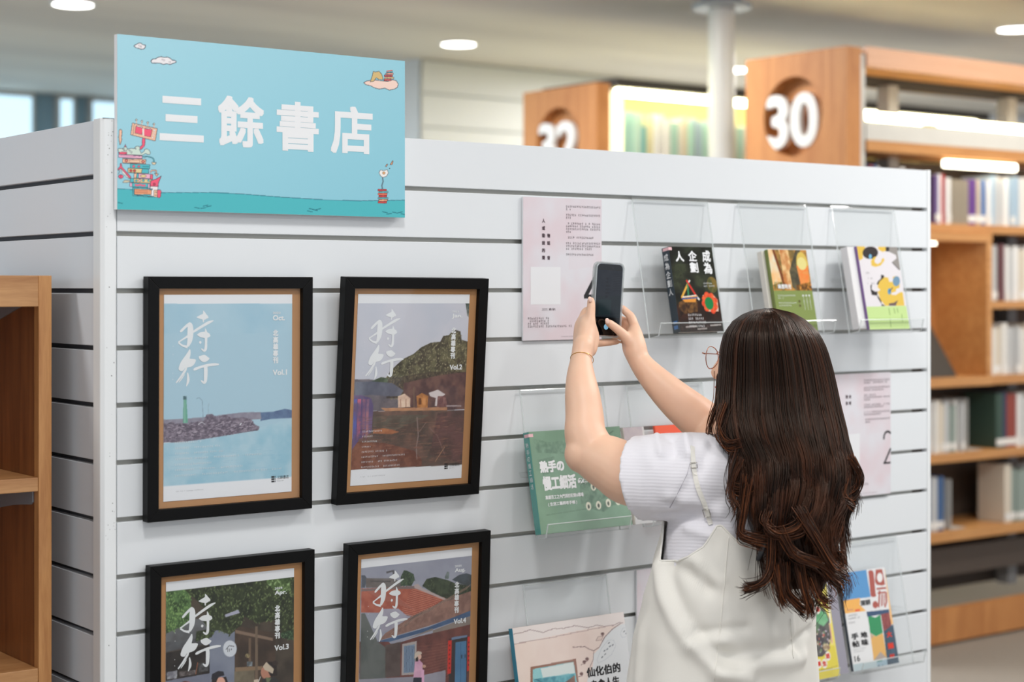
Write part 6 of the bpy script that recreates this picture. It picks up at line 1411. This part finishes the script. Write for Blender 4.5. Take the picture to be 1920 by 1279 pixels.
for c_ in range(NCL):
    # one lock: shared course, strands converging to the tip
    u = c_ / NCL; phi = u * 2 * math.pi
    for lay in range(1):
        face = FACE0 < phi < FACE1
        yend = rr_.choice([rr_.uniform(980, 1135), rr_.uniform(900, 1100), rr_.uniform(1040, 1140)])
        if face: yend = rr_.uniform(625, 650)
        cosv = math.cos(phi)
        if cosv < -.8 and not face: yend = rr_.uniform(815, 985)
        if cosv > .85: yend = rr_.uniform(900, 1080)
        amp = rr_.uniform(5, 13); ph_ = rr_.uniform(0, 6.28); wl = rr_.uniform(130, 230); kk = rr_.uniform(.95, 1.02); curl = rr_.uniform(-26, 26) * (1 if rr_.random() < .7 else 1.6)
        if cosv < -.8: curl = rr_.choice([-18, 30, 40])
        if face: curl = 0; amp = 0
        shade = rr_.random() ** 2.6
        for s_ in range(24):
            dphi = rr_.gauss(0, .045); ko = kk + rr_.gauss(0, .014); ye = yend + rr_.gauss(0, 16); tone = min(1, max(0, shade + rr_.gauss(0, .22))); col0 = DK * (1 - tone) + MDc * tone
            pts = []; M_ = 30 if ye > 700 else 8
            j1 = rr_.gauss(0, 2.2)
            for i in range(M_):
                t_ = i / (M_ - 1); y = 579 + (ye - 579) * t_ ** 1.15
                conv = 1 - .5 * max(0, (t_ - .55) / .45)
                grow = np.clip((y - 720) / 330, 0, 1) ** 1.2
                w_ = math.sin((y - 700) / wl * 6.28 + ph_) * amp * grow
                tip = max(0, (t_ - .82) / .18) ** 2 * curl
                pts.append(hpt(y, phi + dphi * conv * 1.6, 1 + (ko - 1) * min(1, (y - 575) / 60), w_ + tip + j1 * grow, math.cos((y - 700) / wl * 6.28 + ph_) * .010 * grow))
            tipc = tone > .55 and yend > 900
            strand(pts, rr_.uniform(.0007, .0012), (*col0, 1))
# colour: warmer towards the tips
HVa = np.array(HV); hc = np.array(HCc); _, pyv, _ = pix(HVa); k_ = np.clip((pyv - 760) / 380, 0, 1)[:, None]
nzv = np.clip(nz(HVa, 40, 9) * 2.2 + .4, 0, 1)[:, None]
hc[:, :3] = hc[:, :3] * (1 - .34 * k_ * nzv) + LT * (.34 * k_ * nzv)
# loose wisps
HV2 = len(HV)
for pts_, n_ in (([(1352, 700, 3.22), (1348, 750, 3.2), (1338, 780, 3.19), (1331, 805, 3.19), (1334, 828, 3.18), (1346, 838, 3.17), (1358, 832, 3.16)], 10), ([(1362, 760, 3.15), (1352, 790, 3.14), (1350, 815, 3.13), (1366, 838, 3.12), (1392, 836, 3.10)], 26), ([(1375, 850, 3.10), (1368, 890, 3.09), (1374, 912, 3.08), (1395, 918, 3.07), (1412, 908, 3.06)], 12),
                 ([(1385, 860, 3.09), (1370, 905, 3.08), (1372, 935, 3.07), (1384, 955, 3.06), (1378, 975, 3.06)], 16), ([(1400, 900, 3.07), (1392, 960, 3.06), (1388, 1000, 3.05), (1410, 1012, 3.04), (1440, 1018, 3.04)], 26), ([(1450, 980, 3.05), (1446, 1060, 3.04), (1430, 1092, 3.03), (1402, 1104, 3.03), (1392, 1102, 3.03)], 40),
                 ([(1596, 860, 3.1), (1612, 890, 3.1), (1606, 920, 3.1), (1590, 935, 3.09), (1582, 950, 3.09)], 22), ([(1585, 910, 3.09), (1580, 935, 3.08), (1594, 948, 3.08), (1598, 950, 3.08)], 14), ([(1570, 960, 3.08), (1576, 985, 3.08), (1566, 1005, 3.07), (1548, 1012, 3.06)], 22), ([(1560, 1000, 3.07), (1566, 1030, 3.07), (1578, 1045, 3.06), (1576, 1060, 3.06)], 26),
                 ([(1540, 1020, 3.06), (1560, 1060, 3.05), (1582, 1082, 3.05), (1590, 1084, 3.05)], 24), ([(1530, 1040, 3.05), (1556, 1080, 3.04), (1574, 1096, 3.04), (1574, 1106, 3.04)], 30), ([(1500, 1060, 3.04), (1510, 1110, 3.03), (1520, 1140, 3.03), (1517, 1150, 3.03)], 40), ([(1470, 1060, 3.04), (1476, 1110, 3.03), (1500, 1138, 3.03), (1514, 1146, 3.03)], 40),
                 ([(1455, 1060, 3.04), (1460, 1100, 3.03), (1466, 1126, 3.03), (1474, 1134, 3.03)], 30), ([(1520, 1080, 3.04), (1534, 1115, 3.03), (1548, 1130, 3.03), (1556, 1128, 3.03)], 26), ([(1440, 960, 3.05), (1436, 985, 3.04), (1460, 1004, 3.03), (1500, 996, 3.03), (1520, 965, 3.03)], 18), ([(1500, 960, 3.03), (1530, 1010, 3.02), (1560, 1062, 3.02), (1574, 1068, 3.02)], 30), ([(1466, 1000, 3.03), (1490, 1040, 3.02), (1540, 1060, 3.02), (1566, 1086, 3.02)], 26)):
    P_ = [at(*q_) for q_ in pts_]
    for s_ in range(n_ * 2):
        o0 = Vector((rr_.gauss(0, .005), rr_.gauss(0, .005), rr_.gauss(0, .006))); o1 = Vector((rr_.gauss(0, .0055), rr_.gauss(0, .005), rr_.gauss(0, .0085))); out = []
        Q = [2 * P_[0] - P_[1]] + P_ + [2 * P_[-1] - P_[-2]]
        for i in range(1, len(Q) - 2):
            for k in range(6):
                t_ = k / 6; a0, a1, a2, a3 = Q[i - 1:i + 3]; g_ = (i - 1 + t_) / (len(P_) - 1)
                out.append(.5 * (2 * a1 + (a2 - a0) * t_ + (2 * a0 - 5 * a1 + 4 * a2 - a3) * t_ * t_ + (-a0 + 3 * a1 - 3 * a2 + a3) * t_ ** 3) + o0 * (1 - g_) + o1 * g_)
        tone = rr_.random(); strand(out, rr_.uniform(.0005, .001), (*(DK * (1 - tone) + (MDc if rr_.random() < .6 else LT) * tone), 1))
hc = np.vstack([hc, np.array(HCc[HV2:]).reshape(-1, 4)])
# fine crown strands: short streaks from the parting
me = bpy.data.meshes.new('hair'); me.from_pydata(HV, [], HF); me.polygons.foreach_set('use_smooth', [True] * len(me.polygons))
ca = me.color_attributes.new('Col', 'FLOAT_COLOR', 'POINT'); ca.data.foreach_set('color', hc.ravel()); me.materials.append(hm); me.update()
ho = bpy.data.objects.new('hair', me); COL.objects.link(ho); ho.parent = pr; ho.matrix_parent_inverse = Matrix.Translation(-FOOT)
ho['kind'] = 'stuff'
cob.parent = ho; cob.matrix_parent_inverse = Matrix.Identity(4)
# dark elastic showing at the left of the hair
part(MB().limb([(at(1434, 1020, 3.05), .0045), (at(1428, 1035, 3.045), .005), (at(1422, 1048, 3.045), .0045)], 10, 4), 'hair_tie', mat('black_elastic', (20, 20, 22), .5), smooth=True)
